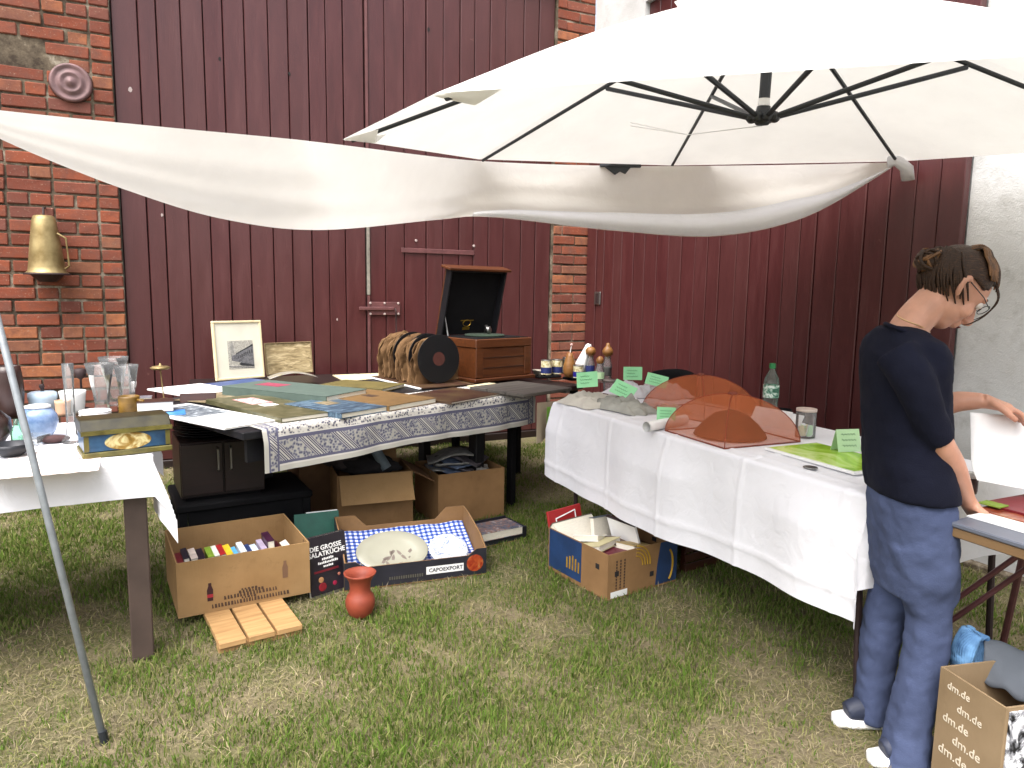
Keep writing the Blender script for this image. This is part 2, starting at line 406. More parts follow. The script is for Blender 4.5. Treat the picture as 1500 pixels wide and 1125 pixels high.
MAT = dict(
    boards=paint_board_mat(), brick=brick_mat(), mortar=mortar_mat(), plaster=plaster_mat(), ground=ground_mat(),
    iron=M('dark_iron', '#3a2a2a', .6, .3, 14, metal=.3), ironred=M('painted_iron', (.12, .045, .045), .5, .25, 12, metal=.1),
    rosette=M('cast_iron_rosette', (.17, .10, .10), .55, .3, 16, metal=.2),
    brass=M('aged_brass', (.30, .21, .08), .5, .4, 9, c2=(.42, .33, .16), metal=.7), nail=M('pale_nail', '#b9a9a4', .5),
    gate_edge=M('weathered_edge', '#8d877c', .9, .4, 20), dark=M('dark_void', (.012, .010, .010), .9),
    canvas=cloth_mat('umbrella_canvas', (.84, .83, .79), .30, 700.), sheet=cloth_mat('bed_sheet', (.90, .885, .84), .42, 700., fold=1.),
    linen=cloth_mat('white_tablecloth', (.84, .84, .88), .15, 700., fold=2.), ubar=M('umbrella_bar', '#3b3e42', .4, .1, metal=.5, bmp=0),
    uhub=M('umbrella_hub', '#22262b', .45, .1, bmp=0), pole=M('galvanised_pole', '#9aa0a5', .45, .15, 30, metal=.25), white=M('white_paint', (.78, .78, .78), .5, .05),
    legbrown=M('brown_leg', '#4f4039', .6, .2, 8), black=M('black_lacquer', (.008, .008, .010), .45, .2, bmp=.05, spec=.3), blackmatte=M('black_matte', (.006, .006, .007), .85, .2, spec=.15),
    darkwood=wood_mat('dark_wood', '#1a0e0c', '#2a1613', .5, coat=.05), redwood=wood_mat('mahogany', '#32150d', '#4d2416', .4, coat=.2), grammo=wood_mat('oak_case', '#4c260f', '#6e3d1c', .42, coat=.1),
    slat=wood_mat('pale_slat', '#a87f50', '#c79f6b', .7), greyplank=wood_mat('grey_plank', '#4a4541', '#6a635b', .7),
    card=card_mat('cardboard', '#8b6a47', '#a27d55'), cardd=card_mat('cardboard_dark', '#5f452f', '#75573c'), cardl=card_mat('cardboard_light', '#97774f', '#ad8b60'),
    ink=M('box_ink', '#4a3424', .8), paper=M('page_edges', '#d8d2c3', .85, .12, 60, stretch=(1, 1, 14)), whitepaper=M('white_paper', (.78, .78, .77), .7, .05), cream=M('cream_paper', '#d9cba4', .75, .1),
    glass=glass_mat('clear_glass'), glassg=glass_mat('green_glass', (.55, .82, .68), .25), bottlep=glass_mat('bottle_plastic', (.80, .92, .86), .25), water=glass_mat('water_in_bottle', (.86, .93, .90), .15),
    terracotta=M('terracotta', '#8e3a24', .62, .2, 10, c2='#a44a30'), blueceramic=M('blue_ceramic', '#5f86bd', .2, .3, 14, c2='#a9bede'), paleceramic=M('pale_blue_ceramic', '#a9bccb', .25, .1), whiteceramic=M('white_porcelain', (.78, .78, .76), .2, .04, bmp=0),
    ochre=M('ochre_glaze', '#6d4f16', .4, .35, 18, c2='#8f6c28'), amber=M('amber_wax', '#caa183', .5), tag=M('green_card', '#8fd19c', .75, .06), taglight=M('pale_green_card', '#b5d6a8', .75, .06), tagink=M('tag_ink', '#3f7a58', .8),
    net=net_mat('orange_net', (.60, .18, .075), .53), netrib=M('net_wire', '#7e3116', .5), straw=M('straw_basket', '#5c2f16', .85, .35, 40), lime=print_mat('lime_print', [(.3, '#6fa51c'), (.5, '#9bc53a'), (.66, '#c8dd8a')], 5, r=.25), silver=M('steel', '#9a9a98', .3, .1, metal=.9, bmp=0),
    gingham=check_mat(), runner=runner_mat(), skin=M('skin', (.46, .235, .155), .5, .12, 20, bmp=.1, bscale=160, Subsurface_Weight=.08), navy=M('navy_knit', (.006, .007, .016), .9, .2, 8, bmp=.25, bscale=260, spec=.15), jeans=M('blue_trousers', (.056, .073, .14), .9, .22, 7, bmp=.3, bscale=220, spec=.2),
    hair=None, teal=M('teal_folder', '#12604f', .5), red=M('red_board', '#b01f22', .5, .08), gold=M('gilt', '#b8963e', .35, .2, metal=.8), shellac=M('shellac', (.006, .006, .007), .35, .1, bmp=0, spec=.25), sleeve=card_mat('kraft_sleeve', '#4e3620', '#8a6a48'), labelred=M('record_label', '#47190f', .7),
)
def hair_mat():
    m, t, b = mk('hair'); co = coords(t, rnd=False)
    n = nz(t, 6, 6, mapv(t, co, (10, 60, 60)), .6, .3)
    t.links.new(ramp(t, n.outputs['Fac'], [(.3, (.012, .008, .006)), (.55, (.035, .018, .010)), (.75, (.12, .055, .022))]), b.inputs['Base Color'])
    setp(b, Roughness=.5, Specular_IOR_Level=.25); bump(t, b, n.outputs['Fac'], .5, .006); return m
MAT['hair'] = hair_mat()
MAT['hairlight'] = M('hair_highlight', (.13, .060, .022), .5, .5, 40, spec=.3)

# ================================================================== setting
g = MB(); g.grid(lambda u, v: (-40 + 80 * u, -30 + 80 * v, 0), 40, 40)
obj('ground', g, MAT['ground'], kind='structure')

# ------------------------------------------------------------------ grass
def patch(x, y):                              # 0 = bare or dry, 1 = lush
    return (.5 + .22 * np.sin(2.1 * x + 1.3 * np.sin(1.7 * y + .4)) * np.cos(1.9 * y - .8) + .2 * np.sin(5.3 * x - 2.2 * y + 1.) * np.sin(4.1 * y + 1.7 * x)
            + .16 * np.sin(11.3 * x + 3.1 * y) * np.sin(9.7 * y - 4.3 * x + .6) + .10 * np.sin(23. * x + 7 * y) * np.sin(21 * y - 9 * x))
def grass(name, n, xr, yr, hmin, hmax, mats, label, keep, flat=False, w=.0022):
    x = rng.uniform(*xr, n); y = yr[0] + (yr[1] - yr[0]) * rng.uniform(0, 1, n) ** 1.5
    vis = np.abs(x) < y * .80 + .25
    p = patch(x, y); k = vis & (rng.uniform(0, 1, n) < keep(p))
    x, y, p = x[k], y[k], p[k]; n = len(x)
    if not flat:                                # tufts
        x = x + rng.normal(0, .006, n); y = y + rng.normal(0, .006, n)
    a = rng.uniform(0, 2 * PI, n); h = rng.uniform(hmin, hmax, n) * (.65 + .7 * np.clip(p, 0, 1)) if not flat else rng.uniform(hmin, hmax, n)
    ww = w * rng.uniform(.6, 1.3, n) * (1 + .14 * y)
    la = rng.uniform(0, 2 * PI, n); lean = rng.uniform(.1, .95, n) * h
    dx, dy = np.cos(a) * ww, np.sin(a) * ww; lx, ly = np.cos(la) * lean, np.sin(la) * lean
    V = np.zeros((n, 5, 3))
    if flat:
        z0 = rng.uniform(.002, .012, n); z1 = rng.uniform(.004, .02, n)
        lx, ly = np.cos(la) * h, np.sin(la) * h; dx, dy = -np.sin(la) * ww, np.cos(la) * ww
        zz = [z0, z0, (z0 + z1) / 2 + .004, (z0 + z1) / 2 + .004, z1]
    else:
        zz = [np.full(n, -.004)] * 2 + [h * .55] * 2 + [h * (1 - .28 * (lean / h))]
    V[:, 0] = np.stack([x - dx, y - dy, zz[0]], 1); V[:, 1] = np.stack([x + dx, y + dy, zz[1]], 1)
    V[:, 2] = np.stack([x + dx * .8 + lx * .4, y + dy * .8 + ly * .4, zz[2]], 1); V[:, 3] = np.stack([x - dx * .8 + lx * .4, y - dy * .8 + ly * .4, zz[3]], 1)
    V[:, 4] = np.stack([x + lx, y + ly, zz[4]], 1)
    me = bpy.data.meshes.new(name)
    b = (np.arange(n) * 5)[:, None]
    me.vertices.add(n * 5); me.vertices.foreach_set('co', V.ravel())
    loops = np.concatenate([b + 0, b + 1, b + 2, b + 3, b + 3, b + 2, b + 4], 1).ravel().astype(np.int32)
    me.loops.add(n * 7); me.loops.foreach_set('vertex_index', loops)
    st = np.stack([np.arange(n) * 7, np.arange(n) * 7 + 4], 1).ravel().astype(np.int32)
    me.polygons.add(n * 2); me.polygons.foreach_set('loop_start', st)
    mi = np.repeat(rng.choice(len(mats), n, p=None), 2).astype(np.int32)
    for m in mats: me.materials.append(m)
    me.polygons.foreach_set('material_index', mi)
    me.update(calc_edges=True)
    o = bpy.data.objects.new(name, me); C.objects.link(o)
    props(o, label, name.replace('_', ' '), kind='stuff'); return o
GR = [leafy('grass_green', (.068, .125, .018), (.125, .20, .038)), leafy('grass_mid', (.105, .16, .032), (.18, .23, .06)), leafy('grass_olive', (.17, .18, .06), (.28, .27, .115))]
ST = [leafy('straw_pale', (.28, .235, .13), (.44, .38, .23), .15), leafy('straw_grey', (.20, .17, .11), (.31, .265, .18), .15), leafy('straw_olive', (.18, .18, .065), (.28, .265, .11), .2)]
grass('grass', 480000, (-4.6, 4.2), (1.5, 6.4), .014, .036, GR, 'short patchy green lawn under the stall tables', lambda p: np.clip((p - .26) * 2.5, .10, 1.), w=.0016)
grass('lush_grass', 60000, (-4.6, 4.2), (1.5, 6.4), .03, .06, GR[:2], 'taller green grass tufts in the lawn', lambda p: np.clip((p - .60) * 2.6, 0, .9))
grass('dry_grass', 190000, (-4.2, 4.0), (1.5, 6.0), .02, .06, ST, 'dry straw-coloured grass lying flat in the bare patches', lambda p: np.clip((.56 - p) * 2.4, .05, .9), flat=True, w=.0008)
grass('dead_stalk', 26000, (-4.2, 4.0), (1.5, 5.6), .02, .06, ST, 'upright dead straw stalks among the lawn', lambda p: np.clip((.9 - p) * .9, .05, .6), w=.0010)

# ------------------------------------------------------------------ walls: two at a right angle
PM = Vector((.008, 6.598, 0)); DL = Vector((.894, .447, 0)).normalized()
def on_plane(px, py, A, d):
    n = Vector((-d.y, d.x, 0)); r = Vector(ray(px, py)); t = n.dot(A) / n.dot(Vector((r.x, r.y, 0)))
    return Vector((0, 0, CAMH)) + r * t
CORNER = on_plane(862, 430, PM, DL); CORNER.z = 0
DR = Vector((DL.y, -DL.x, 0))
RZL = math.atan2(DL.y, DL.x); RZR = math.atan2(DR.y, DR.x)
def wl(px, py, off=0.):                       # along, height on the brick wall
    A = CORNER + DR * off; p = on_plane(px, py, A, DL); return (p - CORNER).dot(DL), p.z
def wr(px, py, off=0.):
    A = CORNER - DL * off; p = on_plane(px, py, A, DR); return (p - CORNER).dot(DR), p.z
XG0, XG1 = wl(183, 430)[0], wl(809, 430)[0]
XSEAM = wl(541, 430)[0]; GTOP = 4.10; XLEFT = wl(0, 430)[0] - .45

wall = thing('brick_wall', 'old weathered red brick barn wall with a large plank gate', 'wall', CORNER, RZL)
mb = MB()
mb.box(XLEFT - 2.5, XG0 - .004, .014, .34, -.1, 5.2); mb.box(XG1 + .004, -.002, .014, .34, -.1, 5.2); mb.box(XG0 - .004, XG1 + .004, .014, .34, GTOP + .02, 5.2)
obj('mortar_core', mb, MAT['mortar'], wall)
# bricks: shared meshes, uneven corners
def brick_mesh(i, L):
    b = MB(); b.box(-L / 2, L / 2, 0, .07, -.038, .038)
    b.v = [(x + random.uniform(-.003, .003), y + random.uniform(-.002, .003), z + random.uniform(-.0025, .0025)) for x, y, z in b.v]
    me = mesh_of('brick', b, MAT['brick'])
    bm = bmesh.new(); bm.from_mesh(me); bmesh.ops.bevel(bm, geom=bm.edges[:], offset=.006, segments=1, affect='EDGES'); bm.to_mesh(me); bm.free()
    return me
BS = [brick_mesh(i, .25) for i in range(5)]; BH = [brick_mesh(i, .118) for i in range(5)]; BQ = [brick_mesh(i, .08) for i in range(3)]
def brick(me, x, z, sx=1., rec=0., rot=0.):
    o = bpy.data.objects.new('brick', random.choice(me)); C.objects.link(o); o.parent = wall
    o.location = (x, rec + random.uniform(-.004, .004), z); o.scale = (sx, 1, 1)
    o.rotation_euler = (0, random.uniform(-.012, .012) + rot, random.uniform(-.012, .012)); return o
CRS = .0905
hx0, hz0 = wl(45, 78)                         # the broken place high on the wall
nb = 0
for r in range(41):
    z = .05 + r * CRS
    # left part, running from the gate jamb to the left
    x = XG0 - .008; first = True; row = r % 2
    while x > XLEFT:
        if first: L, me = (.118, BH) if True else (.25, BS)
        elif row: L, me = (.118, BH) if random.random() < .75 else (.25, BS)
        else: L, me = (.25, BS) if random.random() < .85 else (.118, BH)
        xc = x - L / 2; hole = abs(xc - hx0) < .20 and abs(z - hz0) < .105
        if z > .6 or r % 1 == 0:
            if hole:
                if random.random() < .55: brick(BQ, xc + random.uniform(-.02, .03), z - .006, random.uniform(.7, 1.1), random.uniform(.03, .05), random.uniform(-.15, .15)); nb += 1
            elif z > .62: brick(me, xc, z, 1., 0. if not (abs(xc - hx0) < .3 and abs(z - hz0) < .2) else random.uniform(0, .012)); nb += 1
        x -= L + .013 + random.uniform(0, .006); first = False
for r in range(49):
    z = .05 + r * CRS; w = -XG1 - .01
    if r % 2: segs = [(XG1 + .006, XG1 + .006 + .085), (XG1 + .10, -.004)]
    else: segs = [(XG1 + .006, XG1 + w * .58), (XG1 + w * .58 + .013, -.004)]
    if z < .5: continue
    for a, b_ in segs:
        brick(BS, (a + b_) / 2, z, (b_ - a) / .25); nb += 1
# joined bricks over the gate and low down behind the tables
mb = MB()
for r in range(12):
    z = GTOP + .07 + r * CRS; x = XG0 - .2 + (r % 2) * .12
    while x < XG1: mb.box(x, x + .235, .001, .05, z - .035, z + .035); x += .25
for r in range(7):
    z = .05 + r * CRS; x = XLEFT + (r % 2) * .12
    while x < XG0 - .01: mb.box(x, min(x + .235, XG0 - .008), .001, .05, z - .035, z + .035); x += .25
    if z < .5: mb.box(XG1 + .01, XG1 + .2, .001, .05, z - .035, z + .035); mb.box(XG1 + .213, -.006, .001, .05, z - .035, z + .035)
for r in range(57):                             # on past the picture's edge
    z = .05 + r * CRS; x = XLEFT - 2.45 + (r % 2) * .12
    while x < XLEFT - .1: mb.box(x, min(x + .235, XLEFT - .09), .001 + random.uniform(-.003, .003), .05, z - .037, z + .037); x += .25
for r in range(16):
    z = .05 + (41 + r) * CRS; x = XLEFT - .08 + (r % 2) * .12
    while x < XG0 - .01: mb.box(x, min(x + .235, XG0 - .008), .001, .05, z - .037, z + .037); x += .25
obj('brick_courses', mb, MAT['brick'], wall, kind='stuff')

# ------------------------------------------------------------------ plank gate in the brick wall
gate = thing('plank_gate', 'tall double barn gate of dark red vertical planks in the brick wall', 'gate', CORNER, RZL)
mb = MB(); mb.box(XG0, XG1, .085, .11, .04, GTOP); obj('backing', mb, MAT['dark'], gate)
def board(parent, x0, x1, y0, y1, z0, z1, mat=None):
    b = MB(); b.box(-(x1 - x0) / 2, (x1 - x0) / 2, 0, y1 - y0, 0, z1 - z0)
    b.v = [(x + random.uniform(-.002, .002), y + random.uniform(-.003, .003), z) for x, y, z in b.v]
    return obj('plank', b, mat or MAT['boards'], parent, bevel=.004, loc=((x0 + x1) / 2, y0 + random.uniform(-.003, .003), z0))
def leaf(parent, xa, xb, y0, z0, z1, w=.15):
    n = round((xb - xa) / w); x = xa
    ws = [random.uniform(.8, 1.2) for _ in range(n)]; sc = (xb - xa) / sum(ws)
    for q in ws:
        board(parent, x + .0035, x + q * sc - .0035, y0, y0 + .03, z0, z1); x += q * sc
leaf(gate, XG0 + .004, XSEAM - .012, .045, .07, GTOP - .02)
leaf(gate, XSEAM + .02, XG1 - .004, .05, .07, GTOP - .02)
mb = MB(); z0 = wl(541, 432)[1]; z1 = wl(541, 335)[1] + .6
mb.box(XSEAM - .004, XSEAM + .018, .03, .08, z0, z1); obj('weathered_edge_strip', mb, MAT['gate_edge'], gate, bevel=.003)
mb = MB(); mb.box(XSEAM - .004, XSEAM + .018, .032, .08, .07, z0 - .004); obj('edge_strip', mb, MAT['ironred'], gate, bevel=.003)
mb = MB(); mb.box(XSEAM - .004, XSEAM + .018, .032, .08, z1 + .004, GTOP - .02); obj('edge_strip', mb, MAT['ironred'], gate, bevel=.003)
mb = MB(); mb.box(XG0 + .01, XG1 - .01, .03, .075, .0, .066); obj('sill_beam', mb, MAT['darkwood'], gate, bevel=.005)
mb = MB(); mb.box(wl(760, 4)[0], XG1 - .005, -.03, .04, GTOP - .03, GTOP + .012); obj('top_ledge', mb, MAT['ironred'], gate, bevel=.005)
# slide bolt
bx0, bz = wl(527, 452); bx1 = wl(588, 452)[0]
bolt = obj('slide_bolt', MB().box(bx0, bx1 - .06, .012, .03, bz - .014, bz + .014), MAT['ironred'], gate, bevel=.004)
obj('bolt_plate', MB().box(wl(541, 452)[0] + .02, bx1, .03, .042, bz - .055, bz + .055), MAT['ironred'], bolt, bevel=.003)
for px in (544, 565, 585):
    for dz in (-.045, .045):
        obj('nail_head', MB().lathe([(.0, .008), (.009, .006), (.011, 0)], 8), MAT['nail'], bolt, loc=(wl(px, 452)[0], .03, bz + dz), rot=(PI / 2, 0, 0))
obj('bolt_handle', MB().tube([(bx1 - .05, .02, bz), (bx1 - .05, -.01, bz - .02), (bx1 - .05, -.012, bz - .2)], .006, 8), MAT['iron'], bolt)
# strap across the wicket
sx0, sz = wl(590, 366); sx1 = wl(697, 366)[0]
st = obj('iron_strap', MB().box(sx0, sx1, .034, .046, sz - .02, sz + .02), MAT['ironred'], gate, bevel=.003)
for px, py in ((612, 352), (697, 360)):
    q = wl(px, py); obj('nail_head', MB().lathe([(.0, .008), (.011, .006), (.013, 0)], 8), MAT['nail'], gate, loc=(q[0], .045, q[1]), rot=(PI / 2, 0, 0))
for px, py, s in ((191, 131, .014), (237, 315, .009), (494, 468, .008), (628, 43, .012), (424, 108, .010), (322, 86, .010)):   # chips and knots
    q = wl(px, py, -.04)
    obj('paint_chip' if s != .012 else 'knot', MB().plate([(s * math.cos(a) * random.uniform(.6, 1.2), s * 1.4 * math.sin(a)) for a in np.linspace(0, 2 * PI, 8)[:-1]], 0, .002), MAT['nail'] if py not in (43, 108, 86) else MAT['dark'], gate, loc=(q[0], .043, q[1]), rot=(PI / 2, 0, 0))

# rosette and horn on the brick
q = wl(104, 122)
obj('wall_anchor_plate', MB().lathe([(0, .055), (.018, .05), (.03, .036), (.045, .03), (.055, .04), (.068, .04), (.078, .026), (.098, .024), (.108, .034), (.122, .03), (.13, .0)], 40), MAT['rosette'],
    smooth=True, loc=CORNER + DL * q[0] + Vector((0, 0, q[1])) + DR * .002, rot=(PI / 2, 0, RZL), label='round cast iron anchor plate with rings on the brick wall', cat='anchor plate')
qt, qb = wl(66, 316, .1), wl(70, 402, .1); hh = qt[1] - qb[1]
horn = thing('brass_horn', 'aged brass cone horn hanging on the brick wall', 'horn', CORNER + DL * qb[0] + DR * .12 + Vector((0, 0, qb[1])), RZL)
obj('cone', MB().lathe([(.128, 0), (.13, .008), (.112, .02), (.108, .05), (.10, .12), (.085, .25), (.07, hh - .03), (.06, hh - .005), (.05, hh), (0, hh + .002)], 28), MAT['brass'], horn, smooth=True)
obj('rim', MB().lathe([(.126, -.004), (.138, -.004), (.14, .002), (.128, .010)], 28), MAT['iron'], horn, smooth=True)
obj('hanger', MB().tube([(0, 0, hh), (0, .02, hh + .05), (0, .115, hh + .06)], .007, 8), MAT['iron'], horn)
obj('lever', MB().tube([(.075, -.05, hh * .7), (.125, -.055, hh * .62), (.135, -.06, hh * .15), (.11, -.05, hh * .1)], .007, 8), MAT['brass'], horn)
obj('spout', MB().lathe([(.05, -.05), (.07, -.03), (.10, -.003)], 20), MAT['iron'], horn)
obj('bracket', MB().box(-.01, .01, -.02, .118, -.05, -.034), MAT['iron'], horn)

# ------------------------------------------------------------------ plastered wall with the second gate
XE = wr(1399, 430, .05)[0]                      # right edge of the gate
pw = thing('plaster_wall', 'grey weathered plaster wall at right angles to the brick wall', 'wall', CORNER, RZR)
mb = MB()
hxa, hxb = wr(945, 20)[0], wr(1215, 40)[0]; HT = 3.77
mb.box(.0, 9., .0, .3, HT, 5.4); mb.box(.0, hxa, .0, .3, 2.95, HT); mb.box(hxb, 9., .0, .3, 2.95, HT)
mb.box(XE + .0, 9., .0, .3, -.1, 2.95); mb.box(0, XE, .03, .3, -.1, 2.95)
obj('plaster', mb, MAT['plaster'], pw)
obj('plinth', MB().box(XE + .05, 9, -.05, -.002, -.05, .035), MAT['mortar'], pw, bevel=.01)
hatch = thing('loft_hatch', 'dark red plank loft hatch high in the plaster wall', 'hatch', CORNER, RZR)
leaf(hatch, hxa + .004, hxb - .004, .04, 2.96, HT - .004); obj('backing', MB().box(hxa, hxb, .09, .11, 2.96, HT), MAT['dark'], hatch)
g2 = thing('sliding_gate', 'wide dark red plank gate in shade on the plaster wall', 'gate', CORNER, RZR)
leaf(g2, .03, XE - .13, -.05, .06, 3.05)
board(g2, XE - .125, XE, -.06, -.012, .06, 3.05)
obj('backing', MB().box(.03, XE - .01, -.018, -.003, .07, 3.04), MAT['dark'], g2)
q = wr(876, 437, .05)
hd = obj('handle_plate', MB().box(q[0] - .05, q[0] + .05, -.062, -.053, q[1] - .06, q[1] + .06), MAT['silver'], g2, bevel=.004)
obj('finger_pull', MB().box(q[0] - .02, q[0] + .02, -.066, -.0625, q[1] - .045, q[1] + .045), MAT['iron'], hd, bevel=.003)

# ------------------------------------------------------------------ umbrella (octagon, tilted a little towards the photographer)
US = .82; UC = Vector((1.149 * US, 3.481 * US, CAMH + .716 * US)); UR = 1.954 * US; UPH = 3.931; UA, UB = .010, .111
un = Vector((-UA, -UB, 1)).normalized(); uu = Vector((1, 0, UA)).normalized(); uv_ = un.cross(uu)
def upt(r, k, h=0.): a = UPH + k * PI / 4; return uu * (r * math.cos(a)) + uv_ * (r * math.sin(a)) + un * h
UH = .56
umb = thing('cantilever_parasol', 'large cream octagonal cantilever parasol spread over the stall', 'parasol', UC)
def panel(k):
    mb = MB()
    def fn(s, t):                                # t from near the vent to the rim, s across
        r0 = .30 + (UR - .30) * t; h = UH * (1 - r0 / UR)
        p = upt(r0, k, h) * (1 - s) + upt(r0, k + 1, h) * s
        sag = 4 * s * (1 - s)
        return p + un * (.05 * math.sin(PI * t) * (.4 + sag * .3))
    mb.grid(fn, 8, 10)
    return mb
canopy = obj('canopy', panel(0), MAT['canvas'], umb, smooth=True)
canopy.name = 'canopy_panel'
for k in range(1, 8): obj('canopy_panel', panel(k), MAT['canvas'], umb, smooth=True)
mb = MB()
for k in range(8):
    mb.grid(lambda s, t: upt(.36 * t + .001, k, UH + .035 - .11 * t) * (1 - s) + upt(.36 * t + .001, k + 1, UH + .035 - .11 * t) * s, 3, 4)
obj('vent_cap', mb, MAT['canvas'], umb, smooth=True)
for k in range(8):
    h = lambda r: UH * (1 - r / UR) - .018
    rb = obj('rib', MB().tube([upt(.06, k, h(.06)), upt(UR * .5, k, h(UR * .5)), upt(UR - .03, k, h(UR - .03))], [.011, .009, .008], 8), MAT['ubar'], umb)
    e = upt(UR, k, -.004)
    tdir = (upt(1, k + 2)).normalized(); od = upt(1, k).normalized()
    pk = MB(); pk.add([e + tdir * .09 - od * .15 - un * -.03, e + tdir * .018, e - tdir * .018, e - tdir * .09 - od * .15 - un * -.03, e - od * .12 - un * .012], [(0, 1, 4), (1, 2, 4), (2, 3, 4)])
    if k in (0, 7): obj('rib_pocket', pk, MAT['canvas'], rb)
    if k == 4: obj('rib_tip', MB().ball(upt(UR - .01, k, -.014), (.02, .02, .016), 8, 6), MAT['uhub'], rb)
# hub on the axis where the photograph shows it
def pix(p):
    c = RM.T @ (np.array(p) - np.array([0, 0, CAMH])); return CX + F * c[0] / c[2], CY + F * c[1] / c[2]
hub_h = min(np.arange(-.6, .6, .005), key=lambda h: abs(pix(UC + un * float(h))[1] - 184))
hub_h = float(hub_h); Hb = un * hub_h
obj('centre_tube', MB().tube([un * (UH + .02), Hb + un * .10], .021, 12), MAT['ubar'], umb)
obj('white_collar', MB().tube([Hb + un * .098, Hb + un * .072], .022, 12), MAT['white'], umb)
hub = obj('hub', MB().lathe([(0, -.0), (.022, .002), (.03, .012), (.03, .045), (.025, .07)], 16), MAT['uhub'], umb, loc=Hb, rot=un.to_track_quat('Z', 'Y').to_euler(), smooth=True)
for k in range(8):
    r = UR * .47; a = upt(.045, k, hub_h + .03); b_ = upt(r, k, UH * (1 - r / UR) - .03)
    s_ = obj('strut', MB().tube([a, b_], .0095, 8), MAT['ubar'], umb)
    obj('strut_joint', MB().ball(a, (.022, .022, .02), 8, 6), MAT['uhub'], s_)
for k, (dx, dz) in enumerate(((-.5, -.02), (-.52, .03))):
    p1 = upt(.85, 5.6, .12); obj('pull_cord', MB().tube([Hb, Hb * .5 + p1 * .5 - un * .03, p1 + un * (.02 + dz * .3)], .0016, 5), MAT['white'], umb)
# arm and mast, out to the right of the stall
AP = UC + un * (UH + .10); MX = Vector((3.75, 2.35, 0))
arm = MB(); a0 = AP - UC; a1 = Vector((MX.x, MX.y, 2.55)) - UC; mid = a0 * .5 + a1 * .5 + Vector((0, 0, .32))
obj('arm', MB().tube([un * (UH + .03), a0 + Vector((0, 0, .04)), mid, a1], [.022, .03, .035, .035], 10), MAT['ubar'], umb)
obj('mast', MB().tube([Vector((MX.x, MX.y, .06)) - UC, a1 + Vector((0, 0, .05))], .04, 12), MAT['ubar'], umb)
mb = MB(); mb.x = Matrix.Translation(Vector((MX.x, MX.y, 0)) - UC); mb.box(-.5, .5, -.05, .05, .0, .06); mb.box(-.05, .05, -.5, -.051, .001, .058); mb.box(-.05, .05, .051, .5, .001, .058)
obj('base_cross', mb, MAT['ubar'], umb, bevel=.005)

# ------------------------------------------------------------------ sail sheet and its pole
pb = at(155, 1090, 0); ptop = atd(-85, 150, 2.25)
pole = thing('tent_pole', 'slim grey metal pole propping up the white sheet', 'pole', pb)
obj('tube', MB().tube([(0, 0, -.02), (ptop - pb) * .5, ptop - pb], .0105, 12), MAT['pole'], pole, smooth=True)
obj('foot_plug', MB().tube([(0, 0, -.03), (ptop - pb) * .02], .0125, 12), MAT['uhub'], pole)
UA5 = UC + upt(UR, -1); UD = UC + upt(UR, -4)
top_px = [(-85, 152, 2.25), (60, 168, 2.38), (250, 187, 2.6), (420, 203, 2.8), (490, 211, 2.9), (705, 236, 4.0), (910, 243, 4.32), (1120, 242, 4.33), (1306, 238, 3.98)]
bot_px = [(-85, 158, 2.25), (20, 212, 2.4), (190, 280, 2.65), (330, 322, 2.85), (470, 337, 3.15), (640, 322, 3.85), (720, 318, 4.0), (900, 338, 4.25), (1050, 346, 4.3), (1180, 318, 4.2), (1306, 246, 3.97)]
def crom(pts, t):
    n = len(pts) - 1; x = t * n; i = min(int(x), n - 1); f = x - i
    p0, p1, p2, p3 = pts[max(i - 1, 0)], pts[i], pts[i + 1], pts[min(i + 2, n)]
    return .5 * ((2 * p1) + (p2 - p0) * f + (2 * p0 - 5 * p1 + 4 * p2 - p3) * f * f + (3 * p1 - p0 - 3 * p2 + p3) * f ** 3)
def bypx(lst):                                  # curve sampled evenly by the photograph's x
    W = [(p[0], atd(*p)) for p in lst]
    def f(t):
        x = lst[0][0] + (lst[-1][0] - lst[0][0]) * t
        i = max(k for k in range(len(W)) if W[k][0] <= x + 1e-6); i = min(i, len(W) - 2)
        fr = (x - W[i][0]) / (W[i + 1][0] - W[i][0]); return crom([w[1] for w in W], (i + fr) / (len(W) - 1))
    return f
ft, fb = bypx(top_px), bypx(bot_px)
sail = thing('sheet_sail', 'long white cotton sheet strung from the pole to the parasol as a sun sail', 'sheet', ft(0))
def sfn(u, v):
    a, b_ = ft(u), fb(u); p = a.lerp(b_, v); w = (b_ - a).length
    belly = math.sin(PI * v) * .16 * w + .015 * math.sin(17 * v + 9 * u) * math.sin(PI * u) * v
    d = Vector((.35, .9, .1)).normalized()
    return p + d * belly + Vector((0, 0, -.02 * math.sin(PI * v) * math.sin(PI * u))) - ft(0)
obj('cloth', MB().grid(sfn, 90, 18), MAT['sheet'], sail, smooth=True)
def hfn(u, v):                                  # turned-up hem along the lower right edge
    uu_ = .565 + .435 * u; a, b_ = ft(uu_), fb(uu_); w = (b_ - a).length
    prof = math.sin(PI * u) ** .6
    p = b_ + (a - b_).normalized() * (v * (.02 + .16 * prof * (0.35 + .65 * u)) * min(1, w * 3)) + Vector((-.25, -.9, .1)).normalized() * (.02 + .05 * math.sin(PI * min(1, v * 1.2)) * prof)
    return p - ft(0)
obj('turned_hem', MB().grid(hfn, 50, 8), MAT['linen'], sail, smooth=True)
kn = ft(1.) - ft(0)
tail = atd(1330, 264, 3.96) - ft(0)
obj('knot_tail', MB().tube([kn + Vector((-.03, -.02, .0)), kn + Vector((.015, -.03, .005)), kn.lerp(tail, .5) + Vector((.02, -.03, .01)), tail], [(.02, .03), (.035, .03), (.045, .025), (.035, .012)], 12), MAT['linen'], sail, smooth=True)
cl = ft((908 + 85) / 1391.)
